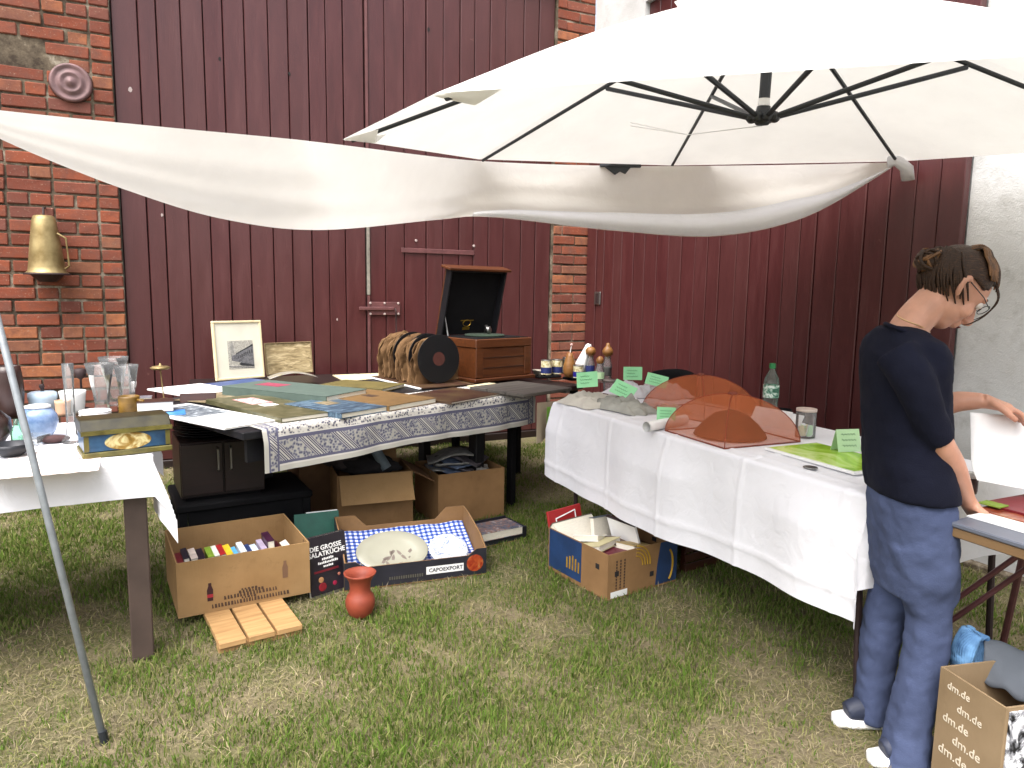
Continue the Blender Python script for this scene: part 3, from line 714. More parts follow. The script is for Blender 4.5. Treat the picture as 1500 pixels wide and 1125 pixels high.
mb = MB(); mb.x = Matrix.Translation(cl); mb.box(-.12, .12, -.03, -.006, -.012, .006); mb.prism([(-.09, -.012), (.06, -.012), (.03, -.05), (0, -.035), (-.03, -.055)], -.03, -.01)
obj('clamp', mb, MAT['uhub'], label='black clamp holding the white sheet to the parasol rim', cat='clamp', bevel=.003)

# ================================================================== tables
def frame2(o, d):                               # empty-style placement: origin and heading
    return o, math.atan2(d.y, d.x)
def drape(L, W, ov, nx=60, ny=40, rip=.02, freq=14., seed=0, corner=.5, sag=None, cd=1., crease=0.):
    """cloth over a rectangle: x 0..L, y 0..W, top at z 0; ov = front, back, left, right overhang"""
    f, b_, l, r = ov
    def fn(u, v):
        x = -l + (L + l + r) * u; y = -f + (W + f + b_) * v
        dx = -x if x < 0 else (x - L if x > L else 0.); sx = -1 if x < 0 else 1
        dy = -y if y < 0 else (y - W if y > W else 0.); sy = -1 if y < 0 else 1
        cx_, cy_ = min(max(x, 0), L), min(max(y, 0), W)
        mx, mn = max(dx, dy), min(dx, dy); drop = mx + corner * mn
        w1 = math.sin(freq * (x + .07 * math.sin(3 * x + seed)) + seed) * .6 + math.sin(freq * 2.3 * x + 2 * seed) * .25
        w2 = math.sin(freq * y + 1.3 * seed) * .6 + math.sin(freq * 2.1 * y + seed) * .25
        e = .006
        ox = (sx * (e + .04 * min(dx, .1) + (rip * w2 * min(1, dx / .15) if dx > 0 else 0)) if dx > 0 else 0) + (sx * .45 * cd * mn if mn > 0 else 0)
        oy = (sy * (e + .04 * min(dy, .1) + abs(rip) * (1 + w1) * min(1, dy / .15)) if dy > 0 else 0) + (sy * .25 * cd * mn if mn > 0 else 0)
        z = -drop * (.99) + (.0 if drop > 0 else .0015 * math.sin(9 * x + seed) * math.sin(7 * y))
        if crease:                                # ironed fold lines
            k = crease * (math.exp(-(((x + .11) % .46 - .23) / .011) ** 2) + math.exp(-(((y + .13) % .40 - .20) / .011) ** 2))
            if dy > 0: oy += sy * k
            elif dx > 0: ox += sx * k
            else: z += k
        if drop > 0 and sag: z += sag(x, y, dx, dy)
        return (cx_ + ox, cy_ + oy, z)
    return MB().grid(fn, nx, ny)

TH = .765
# ---- white-clothed table on the left
Q1 = at(221, 672, TH); A1 = Vector((.885, .466, 0)).normalized(); N1 = Vector((-A1.y, A1.x, 0))
L1, W1 = 1.75, .92
O1 = Q1 - A1 * L1; O1.z = 0; RZ1 = math.atan2(A1.y, A1.x)
t1 = thing('side_table', 'brown-legged table under a white cloth beside the brick wall', 'table', O1, RZ1)
obj('tabletop', MB().box(.004, L1 - .004, .004, W1 - .004, TH - .045, TH - .006), MAT['legbrown'], t1, bevel=.004)
obj('apron', MB().box(.05, L1 - .05, .03, .05, TH - .115, TH - .046), MAT['legbrown'], t1)
for lx, ly in ((L1 - .095, .02), (.02, .02), (L1 - .095, W1 - .095), (.02, W1 - .095)):
    obj('leg', MB().box(lx, lx + .075, ly, ly + .075, 0., TH - .046), MAT['legbrown'], t1, bevel=.005)
obj('white_cloth', drape(L1, W1, (.135, .12, .2, .23), 190, 110, .012, 10., 1.7, .62, crease=.003), MAT['linen'], smooth=True, loc=O1 + Vector((0, 0, TH)), rot=(0, 0, RZ1),
    label='white cotton cloth with a hanging pointed corner on the glassware table', cat='tablecloth')

# ---- black table carrying books and the gramophone
P2a, P2b = at(385, 629, TH), at(783, 574, TH); A2 = (P2b - P2a).normalized(); N2 = Vector((-A2.y, A2.x, 0)); RZ2 = math.atan2(A2.y, A2.x)
LL2 = .09; L2 = (P2b - P2a).length + LL2; W2 = 1.2; O2 = P2a - A2 * LL2; O2.z = 0
def loc2(p): d = p - O2; return d.dot(A2), d.dot(N2)
t2 = thing('book_table', 'long black table covered with old books and a gramophone', 'table', O2, RZ2)
obj('tabletop', MB().box(0, L2 - .02, .004, W2, TH - .04, TH - .004), MAT['black'], t2, bevel=.004)
obj('apron', MB().box(.04, L2 - .3, .05, .075, TH - .15, TH - .041), MAT['black'], t2)
for px, py in ((697, 755), (390, 778), (432, 722), (622, 690)):
    a, b_ = loc2(at(px, py, 0)); obj('leg', MB().box(a - .035, a + .035, b_ - .035, b_ + .035, 0, TH - .041), MAT['black'], t2, bevel=.004)
cw = 1.80
def runfn(u, v):
    x = LL2 - .01 + cw * u; w = .645 * v - .19; wob = .012 * math.sin(7 * x + 1) + .006 * math.sin(19 * x)
    if w < 0: return (x, -.008 - abs(wob) * min(1, -w / .06), w * (1 + .04 * math.sin(5 * x)) + .001)
    return (x, w, .001)
mb = MB(); mb.grid(runfn, 80, 34, uvfn=lambda u, v: (u * cw, v * .645))
obj('printed_runner', mb, MAT['runner'], smooth=True, loc=O2 + Vector((0, 0, TH)), rot=(0, 0, RZ2), label='grey and violet block-printed cotton runner over the edge of the black table', cat='table runner')

# ---- low dark table along the gate, behind the black one
A3 = DL; P3 = at(285, 575, .715); N3 = Vector((-A3.y, A3.x, 0))
t3 = thing('back_table', 'dark wooden table pushed against the gate behind the books', 'table', Vector((P3.x, P3.y, 0)), RZL)
obj('tabletop', MB().box(0, 2.35, 0, .72, .685, .715), MAT['darkwood'], t3, bevel=.004)
for lx in (.03, 2.25):
    for ly in (.03, .63): obj('leg', MB().box(lx, lx + .06, ly, ly + .06, 0, .684), MAT['darkwood'], t3, bevel=.004)
# pale cloth edge on it
obj('pale_cover', MB().box(1.0, 2.1, .03, .6, .716, .722), MAT['cream'], label='cream cloth spread on the back table behind the books', cat='cloth', loc=Vector((P3.x, P3.y, 0)), rot=(0, 0, RZL))

# ---- small table between black and white tables
P4 = at(826, 579, .74); t4 = thing('corner_table', 'small dark table in the corner under jars and trays', 'table', Vector((P4.x - .32, P4.y + .02, 0)), RZ2)
obj('tabletop', MB().box(0, .72, 0, .62, .705, .74), MAT['darkwood'], t4, bevel=.004)
for lx in (.02, .65):
    for ly in (.02, .55): obj('leg', MB().box(lx, lx + .045, ly, ly + .045, 0, .704), MAT['blackmatte'], t4, bevel=.004)
O4 = Vector((P4.x - .32, P4.y + .02, 0))

# ---- long white-clothed table on the right
P5a = at(813, 588, TH); P5b = at(1240, 716, TH); D5 = (P5b - P5a).normalized()     # runs towards the photographer
L5 = 2.03; W5 = .80; N5 = Vector((-D5.y, D5.x, 0)); RZ5 = math.atan2(D5.y, D5.x)
O5 = Vector((P5a.x, P5a.y, 0))
t5 = thing('long_table', 'long folding table under a white cloth in front of the shaded gate', 'table', O5, RZ5)
obj('tabletop', MB().box(.0, L5, .0, W5, TH - .03, TH - .004), MAT['greyplank'], t5, bevel=.004)
for x0, dx in ((.14, .32), (L5 - .06, .3)):
    for y0 in (.05, W5 - .05):
        obj('leg', MB().tube([(x0, y0, TH - .035), (x0 + dx * .15, y0, .01)], .012, 8), MAT['iron'], t5)
obj('white_cloth', drape(L5, W5, (.41, .30, .30, .30), 260, 130, .026, 7.5, .6, .0, cd=.15, crease=.005, sag=lambda x, y, dx, dy: (-.04 * math.sin(2.2 * x + .4) - .022 * x) * min(1, dy * 3)), MAT['linen'], smooth=True, loc=O5 + Vector((0, 0, TH)), rot=(0, 0, RZ5),
    label='long white cotton cloth hanging low over the front of the right table', cat='tablecloth')
obj('green_ribbon', MB().grid(lambda u, v: (-.012 - .3 * 0 + .0 * u, -.02 + .03 * u, -.04 - .30 * v), 2, 8), cloth_mat('green_cloth', '#7fae4e', .3), loc=O5 + Vector((0, 0, TH)) - D5 * .045, rot=(0, 0, RZ5), label='narrow green cloth strip hanging at the end of the right table', cat='cloth strip', solid=.002)

# ---- pasting table at the far right
P6 = at(1386, 762, TH); O6 = Vector((P6.x, P6.y, 0))
D6 = Vector((.40, -.916, 0)).normalized(); RZ6 = math.atan2(D6.y, D6.x)
t6 = thing('pasting_table', 'grey folding pasting table with wooden rails and dark crossed legs', 'table', O6, RZ6)
obj('tabletop', MB().box(0, 1.5, 0, .62, TH - .014, TH), M('grey_board', '#6a6f7c', .45, .1), t6, bevel=.003)
for y0 in (.0, .585):
    obj('rail', MB().box(.002, 1.498, y0 + .004, y0 + .035, TH - .042, TH - .015), wood_mat('rail_wood', '#7d6040', '#93744e', .7), t6, bevel=.003)
def t6l(p): d = p - O6; return Vector((d.dot(D6), d.dot(Vector((-D6.y, D6.x, 0))), p.z))
lg = at(1338, 960, 0); lgt = Vector((O6.x + .03, O6.y + .10, 0))
foot6 = Vector((lgt.x, lgt.y + .12, 0))
obj('leg', MB().tube([t6l(lgt + Vector((0, 0, TH - .05))), t6l(foot6)], .011, 8), MAT['ironred'], t6)
obj('leg', MB().tube([t6l(lgt + Vector((.42, .18, TH - .05))), t6l(foot6 + Vector((.45, .2, 0)))], .011, 8), MAT['ironred'], t6)
obj('brace', MB().tube([t6l(atd(1525, 790, 1.93)), t6l(atd(1392, 884, 2.12)), t6l(atd(1345, 918, 2.19))], .008, 8), MAT['ironred'], t6)
obj('brace', MB().tube([t6l(atd(1525, 818, 1.93)), t6l(atd(1392, 910, 2.12)), t6l(atd(1345, 944, 2.19))], .008, 8), MAT['ironred'], t6)
obj('leg', MB().tube([(1.25, .05, TH - .05), (1.42, .06, 0)], .011, 8), MAT['ironred'], t6)
obj('leg', MB().tube([(1.25, .56, TH - .05), (1.42, .56, 0)], .011, 8), MAT['ironred'], t6)

# ---- dark cabinet and black bench between the tables
Pc = at(262, 650, .615); Ac = Vector((.86, .51, 0)).normalized(); RZc = math.atan2(Ac.y, Ac.x); Oc = Vector((Pc.x, Pc.y, 0))
cb = thing('dark_cabinet', 'low dark brown cabinet with two pale bar handles', 'cabinet', Oc, RZc)
obj('case', MB().box(0, .40, 0, .36, .333, .615), MAT['darkwood'], cb, bevel=.004)
for x0 in (.004, .204):
    dr = obj('door', MB().box(x0, x0 + .192, -.018, -.001, .35, .607), MAT['darkwood'], cb, bevel=.003)
    hx_ = .20 - .028 if x0 < .1 else .232
    obj('bar_handle', MB().tube([(hx_, -.018, .585), (hx_, -.04, .577), (hx_, -.04, .475), (hx_, -.018, .467)], .005, 8), MAT['silver'], dr)
obj('foot', MB().box(.02, .38, .02, .34, .3175, .3325), MAT['blackmatte'], cb)
Nc = Vector((-Ac.y, Ac.x, 0)); On = Oc - Nc * .07 - Ac * .03
bn = thing('black_stool', 'low wide black stool carrying the dark cabinet', 'stool', On, RZc)
obj('seat', MB().box(0, .66, 0, .46, .279, .317), MAT['blackmatte'], bn, bevel=.008)
for lx in (.01, .61):
    for ly in (.01, .41): obj('leg', MB().box(lx, lx + .04, ly, ly + .04, 0, .2785), MAT['blackmatte'], bn, bevel=.003)
obj('side_panel', MB().box(.052, .608, .015, .03, .10, .278), MAT['blackmatte'], bn)

# ================================================================== books and pictures
def quad(nl, nr, fl, z):                        # near-left, near-right, far-left pixels on plane z
    a, b_, c_ = at(*nl, z), at(*nr, z), at(*fl, z); x = (b_ - a); w = x.length; x.normalize(); y = Vector((-x.y, x.x, 0))
    return a, x, w, abs((c_ - a).dot(y))
def book(name, label, nl, nr, fl, z, th, cover, cat='book', decals=(), spine_left=True, lift=0.):
    a, x, w, d = quad(nl, nr, fl, z + th)
    t = thing(name, label, cat, Vector((a.x, a.y, z + .0015)), math.atan2(x.y, x.x))
    c_ = max(.002, min(.004, th * .2)); c_ = min(c_, th * .3)
    mb = MB(); mb.box(0, w, 0, d, th - c_, th); mb.box(0, w, 0, d, 0, c_)
    if spine_left: mb.box(0, .004, 0, d, c_ + .0004, th - c_ - .0004)
    else: mb.box(w - .004, w, 0, d, c_ + .0004, th - c_ - .0004)
    if th > .006: obj('page_block', MB().box(.006, w - .006, .005, d - .005, c_ + .0003, th - c_ - .0003), MAT['paper'], t)
    obj('top_cover', MB().box(0, w, 0, d, th - c_, th), cover, t, bevel=.0012); obj('bottom_cover', MB().box(0, w, 0, d, 0, c_), cover, t, bevel=.0012)
    sx = 0 if spine_left else w - .004
    obj('spine', MB().box(sx, sx + .004, .0005, d - .0005, c_ + .0003, th - c_ - .0003), cover, t)
    for nm, m, x0, x1, y0, y1 in decals:
        obj(nm, MB().box(x0 * w, x1 * w, y0 * d, y1 * d, th + .0002, th + .0009), m, t)
    t['size'] = (w, d, th)
    return t
PR = dict(
    etch=print_mat('etching', [(.3, '#9a9890'), (.5, '#bcb9ae'), (.62, '#c9c6ba')], 60, (1, 1, 1), 2.),
    sea=print_mat('sea_photo', [(.3, '#1e2730'), (.47, '#40566a'), (.6, '#6f8ba0'), (.75, '#aab8c0')], 9, (1, 5, 1)),
    grey=print_mat('grey_photo', [(.3, '#2b3138'), (.5, '#6b7680'), (.66, '#c3cbd0')], 16, (1, 2, 1)),
    moss=print_mat('mossy_cover', [(.3, '#45482f'), (.5, '#625f42'), (.7, '#807a60')], 7), pink=print_mat('pink_script', [(.4, '#e8dcd6'), (.5, '#c6606a'), (.62, '#efe6e0')], 26),
    sage=M('sage_linen', '#55665d', .8, .1, 20), tan=M('tan_leather', '#7d6038', .6, .15, 12), olive=M('olive_cover', '#6d6234', .6, .2, 9), maroon=M('maroon_album', '#48201a', .5, .3, 7, c2='#5f4a2e'), blue=M('blue_cover', '#3d558a', .4, .2), mauve=M('plum_cover', '#4a2540', .4),
    lawn=print_mat('landscape_print', [(.3, '#4c5d3e'), (.5, '#8c7a5c'), (.65, '#b9a98c')], 8, (1, 4, 1)), aqua=print_mat('aqua_cover', [(.3, '#6f8fa8'), (.55, '#a9b9c4'), (.75, '#c4ccd0')], 5), sepia=print_mat('sepia_print', [(.3, '#8b7a58'), (.5, '#c2ae84'), (.7, '#dccba4')], 9, (1, 1, 4)))
z0 = TH + .0
book('print_sheet', 'white print with a grey photograph at the corner of the black table', (328, 628), (408, 615), (300, 588), z0, .008, MAT['whitepaper'], 'print', [('photo', PR['grey'], .12, .93, .46, .92)])
book('story_book', 'mossy green book with pink lettering on its cover', (412, 613), (496, 602), (383, 577), z0, .024, PR['moss'], decals=[('lettering', PR['pink'], .30, .68, .58, .86), ('lower_title', MAT['whitepaper'], .36, .62, .46, .55)])
book('brochure', 'pale blue brochure lying behind the mossy book', (384, 574), (449, 567), (359, 559), z0, .006, PR['aqua'], 'brochure', [('picture', PR['sea'], .1, .9, .06, .3)])
book('landscape_book', 'blue book with a river landscape cover', (500, 606), (574, 594), (479, 583), z0, .028, PR['sea'], decals=[('hill', PR['lawn'], .35, .62, .55, .8)])
book('linen_book', 'thick sage green linen book with a pink label', (478, 581), (538, 570), (446, 549), z0 + .0, .055, PR['sage'], decals=[('label', M('pink_label', '#9a3f55', .7), .40, .72, .62, .86)])
book('tan_album', 'tan leather album with a dark stamped emblem', (570, 595), (640, 583), (545, 569), z0, .03, PR['tan'], 'album', [('emblem', MAT['ink'], .42, .58, .52, .68)])
book('olive_book', 'worn olive green book behind the tan album', (560, 570), (594, 562), (527, 552), z0, .022, PR['olive'])
book('maroon_album', 'large maroon and green record album in front of the gramophone', (661, 590), (738, 576), (636, 572), z0, .012, PR['maroon'], 'album')
book('cream_booklet', 'cream booklet with a red edge beside the gramophone', (737, 572), (769, 567), (715, 561), z0, .01, MAT['cream'], 'booklet')
book('plum_book', 'small plum coloured book tucked behind the sage green book', (441, 573), (455, 570), (430, 556), z0, .012, PR['mauve'])
book('blue_folder', 'blue folder at the back of the black table', (352, 569), (420, 560), (345, 557), z0, .008, PR['blue'], 'folder')
book('landscape_print', 'brown landscape print lying under white sheets', (300, 590), (372, 577), (290, 580), z0, .004, PR['lawn'], 'print')
book('white_sheets', 'stack of white paper sheets at the back of the black table', (272, 580), (352, 571), (262, 565), z0, .010, MAT['whitepaper'], 'paper')
mb = MB()
arc0 = at(395, 556, z0); mb.grid(lambda u, v: (.32 * u, .14 * v, .002 + .035 * math.sin(PI * u)), 14, 4)
obj('curled_magazine', mb, print_mat('magazine', [(.3, '#b9a845'), (.5, '#8d8a86'), (.7, '#c9c4b8')], 6, (1, 6, 1)), smooth=True, solid=.003, loc=arc0, rot=(0, 0, .45), label='yellow edged magazine curling up at the back of the table', cat='magazine')

def picture(name, label, bl, br, tl, z, framem, mountm, artm, tilt, fw=.016, art=(.28, .80, .18, .66), glass=True):
    a, b_ = at(*bl, z), at(*br, z); x = (b_ - a); w = x.length; x.normalize()
    h = (atd(tl[0], tl[1], a.y + .04).z - z) / math.cos(tilt)
    t = thing(name, label, 'picture', Vector((a.x, a.y, z + .003)), rot=(-tilt, 0, math.atan2(x.y, x.x)))
    for nm, x0, x1, z0_, z1_ in (('frame_bar', 0, w, 0, fw), ('frame_bar', 0, w, h - fw, h), ('frame_bar', 0, fw, fw, h - fw), ('frame_bar', w - fw, w, fw, h - fw)):
        obj(nm, MB().box(x0, x1, -.006, .018, z0_, z1_), framem, t, bevel=.003)
    obj('mount', MB().box(fw, w - fw, .004, .012, fw, h - fw), mountm, t)
    et_ = obj('etching', MB().box(w * art[0], w * art[1], .0025, .0036, h * art[2], h * art[3]), artm, t)
    if name == 'tall_picture':
        ax, az, aw, ah = w * art[0], h * art[2], w * (art[1] - art[0]), h * (art[3] - art[2]); i1, i2, i3 = M('etch_dark', '#35363a', .8, .5, 90), M('etch_mid', '#77777a', .8, .5, 90), M('etch_light', '#a8a6a0', .8, .3, 90)
        for nm, im, poly in (('church_tower', i3, [(.10, .45), (.24, .45), (.24, .80), (.17, 1.0), (.10, .80)]), ('house_row', i2, [(.12, .30), (1, .10), (1, .88), (.82, .78), (.55, .66), (.30, .52), (.12, .46)]), ('roof_edge', i1, [(.30, .52), (1, .80), (1, .86), (.30, .55)]), ('market_crowd', i1, [(.40, .16), (.55, .28), (.7, .22), (.85, .3), (1, .2), (1, .05), (.5, .1)]), ('kerb', i2, [(0, .08), (1, .0), (1, .03), (0, .11)])):
            k_ = .0002 * len(C.objects) % .0006
            obj(nm, MB().prism([(ax + aw * p_, az + ah * q_) for p_, q_ in poly], .0016 - k_, .0022 - k_), im, et_)
        for q_ in range(8): obj('window', MB().box(ax + aw * (.36 + .08 * q_), ax + aw * (.39 + .08 * q_), .0004, .0009, az + ah * (.36 + .025 * q_), az + ah * (.46 + .03 * q_)), i1, et_)
    return t
picture('tall_picture', 'tall cream framed street etching standing against the gate', (317, 559), (388, 553), (310, 471), .72, MAT['cream'], M('mount', '#dcd8c6', .8, .06), PR['etch'], .10)
picture('wide_picture', 'small wide sepia picture in a thin wooden frame beside the tall etching', (391, 551), (459, 546), (390, 503), .72, wood_mat('thin_frame', '#7d6a48', '#a3906a'), PR['sepia'], PR['sepia'], .12, .008, (.05, .95, .05, .4))

# ================================================================== gramophone and records
GR0 = at(776, 549, .785); GX = Vector((.74, .67, 0)).normalized(); GRZ = math.atan2(GX.y, GX.x)
gm = thing('gramophone', 'oak table gramophone with its black-lined lid raised', 'gramophone', Vector((GR0.x, GR0.y, TH + .0005)), GRZ)
GW, GD, GH = .50, .44, .29
obj('plinth', MB().box(-GW - .03, .03, -.03, GD + .03, 0, .024), MAT['grammo'], gm, bevel=.004)
obj('case', MB().box(-GW, 0, 0, GD, .0245, GH - .06), MAT['grammo'], gm, bevel=.004)
obj('upper_case', MB().box(-GW - .008, .008, -.008, GD + .008, GH - .0595, GH), MAT['grammo'], gm, bevel=.005)
for x0, x1 in ((-GW, -GW + .055), (-.055, 0)):
    obj('corner_post', MB().box(x0 - .004, x1 + .004, -.007, -.0005, .03, GH - .061), MAT['grammo'], gm, bevel=.002)
for zz in (.09, .16):
    obj('panel_groove', MB().box(-GW + .06, -.06, -.003, -.0006, zz, zz + .004), MAT['darkwood'], gm)
deck = obj('deck', MB().box(-GW + .012, -.012, .012, GD - .012, GH + .0003, GH + .004), MAT['blackmatte'], gm)
obj('turntable', MB().lathe([(.14, 0), (.145, .008), (.14, .014), (.0, .015)], 40), M('felt', '#2a3a2c', .95), deck, loc=(-GW / 2, GD * .48, GH + .004), smooth=True)
obj('tone_arm', MB().tube([(-.10, GD - .06, GH + .01), (-.10, GD - .06, GH + .06), (-.16, GD - .14, GH + .07), (-.20, GD - .20, GH + .05)], [.014, .013, .011, .01], 10), MAT['silver'], deck, smooth=True)
obj('sound_box', MB().lathe([(.0, 0), (.026, .0), (.028, .008), (.02, .016), (0, .018)], 20), MAT['silver'], deck, loc=(-.20, GD - .21, GH + .045), rot=(PI / 2, 0, .4), smooth=True)
lt = -.25                                        # the lid leans forward a little
lm = Matrix.Translation((0, GD + .004, GH + .003)) @ Matrix.Rotation(lt * -1, 4, 'X')
def lidbox(*a):
    m = MB(); m.x = lm; m.box(*a); return m
LH = .49
lidp = obj('lid', lidbox(-GW - .008, .008, .0, .012, 0, LH), MAT['grammo'], gm, bevel=.003)
for a in ((-GW - .008, -GW + .006, -.06, -.0005, 0, LH), (-.006, .008, -.06, -.0005, 0, LH), (-GW + .0065, -.0065, -.06, -.0005, LH - .014, LH), (-GW - .035, .035, -.075, .03, LH + .0005, LH + .018)):
    obj('lid_rail', lidbox(*a), MAT['grammo'] if a[0] < -GW - .02 else MAT['black'], lidp, bevel=.003)
obj('lid_lining', lidbox(-GW + .0075, -.0075, -.004, -.0006, .002, LH - .015), MAT['blackmatte'], lidp)
em = MB(); em.x = lm
em.box(-GW / 2 - .06, -GW / 2 + .06, -.006, -.0045, .105, .113)
em.tube([(-GW / 2 + .035 * math.cos(a), -.0062, .088 + .025 * math.sin(a)) for a in np.linspace(0, 2 * PI, 17)], .003, 5, caps=False)
em.box(-GW / 2 - .032, -GW / 2 + .032, -.006, -.0045, .038, .058)
obj('gilt_emblem', em, MAT['gold'], lidp)
obj('lid_stay', MB().tube([(-GW + .03, GD - .09, GH + .004), (-GW + .04, GD - .03, GH + .16)], .006, 8), MAT['silver'], gm)
obj('crank', MB().tube([(-GW - .01, GD * .5, .15), (-GW - .07, GD * .5, .15), (-GW - .08, GD * .5 - .01, .08), (-GW - .13, GD * .5 - .01, .08)], .007, 8), MAT['silver'], gm)

R0 = at(645, 562, TH + .012); RB = at(592, 551, TH + .012); rd = (RB - R0); rl = rd.length; rd.normalize(); RRZ = math.atan2(-rd.x, rd.y) 
tray_y = rl
tr = thing('record_tray', 'dark red album case under the row of shellac records', 'record case', Vector((R0.x, R0.y, TH)), RRZ)
obj('board', MB().box(-.20, .20, -.10, rl + .12, .001, .011), PR['maroon'], tr, bevel=.002)
obj('lining', MB().box(-.215, -.2005, -.10, rl + .12, .001, .009), MAT['whitepaper'], tr)
def disc(r=.158):
    return MB().lathe([(.0035, 0), (r, 0), (r + .001, .0012), (r, .0024), (.05, .0026), (.0035, .0026)], 40)
def sleeve_mesh(s):
    random.seed(s); w = .160
    def fn(u, v):
        x = -w + 2 * w * u; top = .150 + .95 * math.sqrt(max(0., .172 ** 2 - x * x)) + .024 * noise.noise(Vector((x * 18, s * 3.1, 0))) + .005 * noise.noise(Vector((x * 70, s, 4)))
        z = top * v
        curl = .045 * max(0, v - .78) ** 1.0 * math.sin(1.7 * s) * 2.
        edge = .016 * noise.noise(Vector((z * 18, s * 2.3, 1))) * (u < .04 or u > .96)
        return (x + edge, .016 * noise.noise(Vector((x * 12, z * 12, s))) + .012 * noise.noise(Vector((x * 30, z * 30, s))) * v + curl, max(.0, z - .01))
    return MB().grid(fn, 26, 18)
NR = 19
for i in range(NR):
    p = R0 + rd * (.02 + (rl + .05) * i / (NR - 1))
    if i in (0, 4, 5, 11):
        d_ = thing('shellac_record', 'bare black shellac record with a red label at the front of the row' if i == 0 else 'black shellac record showing between torn paper sleeves', 'record', p + Vector((0, 0, .160)), rot=(PI / 2 - .06, 0, RRZ), group='shellac records in the row')
        obj('disc', disc(), MAT['shellac'], d_, smooth=False)
        obj('paper_label', MB().lathe([(.0036, .0027), (.044, .0027), (.045, .0031), (.0036, .0031)], 28), MAT['labelred'], d_)
    else:
        obj('record_sleeve', sleeve_mesh(i + 1.), MAT['sleeve'], smooth=True, solid=.004, loc=p + Vector((random.uniform(-.012, .012), 0, 0)), rot=(-.08 + random.uniform(-.07, .07), random.uniform(-.14, .14), RRZ + random.uniform(-.09, .09)),
            label='torn brown paper sleeve standing in the row of records', cat='record sleeve', group='torn brown sleeves in the record row')
random.seed(21)

# ================================================================== lathe-made table goods
def pot(name, label, px, py, z, prof, mat, cat, parts=(), n=28, smooth=True, rz=0., tilt=(0, 0)):
    p = at(px, py, z); t = thing(name, label, cat, p + Vector((0, 0, .001)), rot=(tilt[0], tilt[1], rz))
    obj('body', MB().lathe(prof, n), mat, t, smooth=smooth)
    return t
def vessel(h, rb, rt, wall=.003, n=6, belly=0.):
    out = [(rb + (rt - rb) * k / n + belly * math.sin(PI * k / n), h * k / n) for k in range(n + 1)]
    inn = [(max(r - wall, .001), max(z, .006)) for r, z in reversed(out)]
    return [(.0005, 0)] + out + inn + [(.0005, .006)]
ZT = TH + .002
# painted tin
Pt = at(124, 673, ZT); Pt2 = at(250, 659, ZT); tx = (Pt2 - Pt); tw = tx.length; tx.normalize()
tin = thing('painted_tin', 'long blue and gold painted tin box with a domed lid', 'tin box', Pt, math.atan2(tx.y, tx.x))
TD, THH = .17, .105
tinblue = M('tin_blue', '#24456b', .3, .3, 12, c2='#3f6b8f'); tingold = M('tin_gold', '#5c561f', .4, .4, 20, c2='#7d7438'); tintop = M('tin_olive', '#2a2612', .35, .35, 14, c2='#4a4426')
scene_m = print_mat('tin_scene', [(.3, '#5c4418'), (.45, '#9c7a34'), (.58, '#c9bd8c'), (.72, '#7d8a5a')], 14)
obj('base_band', MB().box(-.006, tw + .006, -.006, TD + .006, .0, .02), tingold, tin, bevel=.003)
obj('body', MB().box(0, tw, 0, TD, .0205, THH - .022), tinblue, tin, bevel=.003)
mb = MB(); prof = [(-.006, THH - .0215), (TD + .006, THH - .0215), (TD + .006, THH - .008), (TD - .03, THH + .03), (.03, THH + .03), (-.006, THH - .008)]
mb.x = Matrix.Rotation(PI / 2, 4, 'Z') @ Matrix.Scale(-1, 4, (0, 1, 0)); mb.prism(prof, -.006, tw + .006); lidt = obj('lid', mb, tintop, tin, bevel=.004)
obj('lid_rim', MB().box(-.008, tw + .008, -.009, -.0065, THH - .022, THH - .006), tingold, lidt)
for sgn in (0, 1):
    x0 = .0 if not sgn else tw - .016; obj('corner_gilding', MB().box(x0, x0 + .016, -.0025, -.0006, .024, THH - .026), tingold, tin)
el = MB(); el.add([(tw * .5 + tw * .27 * math.cos(a), -.0022, .052 + .031 * math.sin(a)) for a in np.linspace(0, 2 * PI, 33)[:-1]], [tuple(range(32))]); obj('painted_scene', el, scene_m, tin)
# pots and glasses (position by where each foot stands)
pot('ribbed_mug', 'ochre ribbed pottery mug behind the painted tin', 190, 606, ZT, [(.001, 0)] + [(.045 + (.0035 if k % 2 else 0), .086 * k / 12) for k in range(13)] + [(.040, .086), (.038, .01), (.001, .01)], MAT['ochre'], 'mug')
p = at(190, 606, ZT); 
for o in C.objects:
    if o.name.startswith('ribbed_mug'): obj('handle', MB().tube([(.044, -.01, .068), (.075, -.012, .066), (.085, -.012, .045), (.07, -.012, .022), (.044, -.01, .018)], .007, 8), MAT['ochre'], o, smooth=True)
pot('bud_vase', 'tall slim clear glass vase beside the painted tin', 106, 648, ZT, [(.001, 0), (.034, 0), (.036, .006), (.02, .03), (.016, .07), (.017, .2), (.021, .31), (.019, .31), (.015, .2), (.013, .08), (.001, .06)], MAT['glass'], 'vase')
jar = pot('ginger_jar', 'round marbled blue ceramic jar with a white rim', 58, 640, ZT, [(.001, 0), (.042, 0), (.06, .025), (.07, .06), (.066, .09), (.05, .112), (.04, .12), (.038, .118), (.001, .11)], MAT['blueceramic'], 'jar')
obj('rim', MB().lathe([(.036, .116), (.046, .12), (.047, .128), (.038, .13), (.034, .12)], 28), MAT['whiteceramic'], jar, smooth=True)
j2 = pot('lidded_jar', 'pale blue ribbed jar with a metal knob behind the marbled jar', 64, 606, ZT, [(.001, 0), (.05, 0), (.058, .01), (.055, .03), (.06, .04), (.057, .06), (.062, .075), (.06, .10), (.05, .105), (.001, .108)], MAT['paleceramic'], 'jar')
obj('knob', MB().lathe([(.008, .107), (.006, .118), (.012, .128), (.010, .14), (.0, .143)], 14), MAT['iron'], j2, smooth=True)
cp = pot('white_cup', 'plain white porcelain cup at the back of the table', 108, 604, ZT, vessel(.105, .046, .058), MAT['whiteceramic'], 'cup')
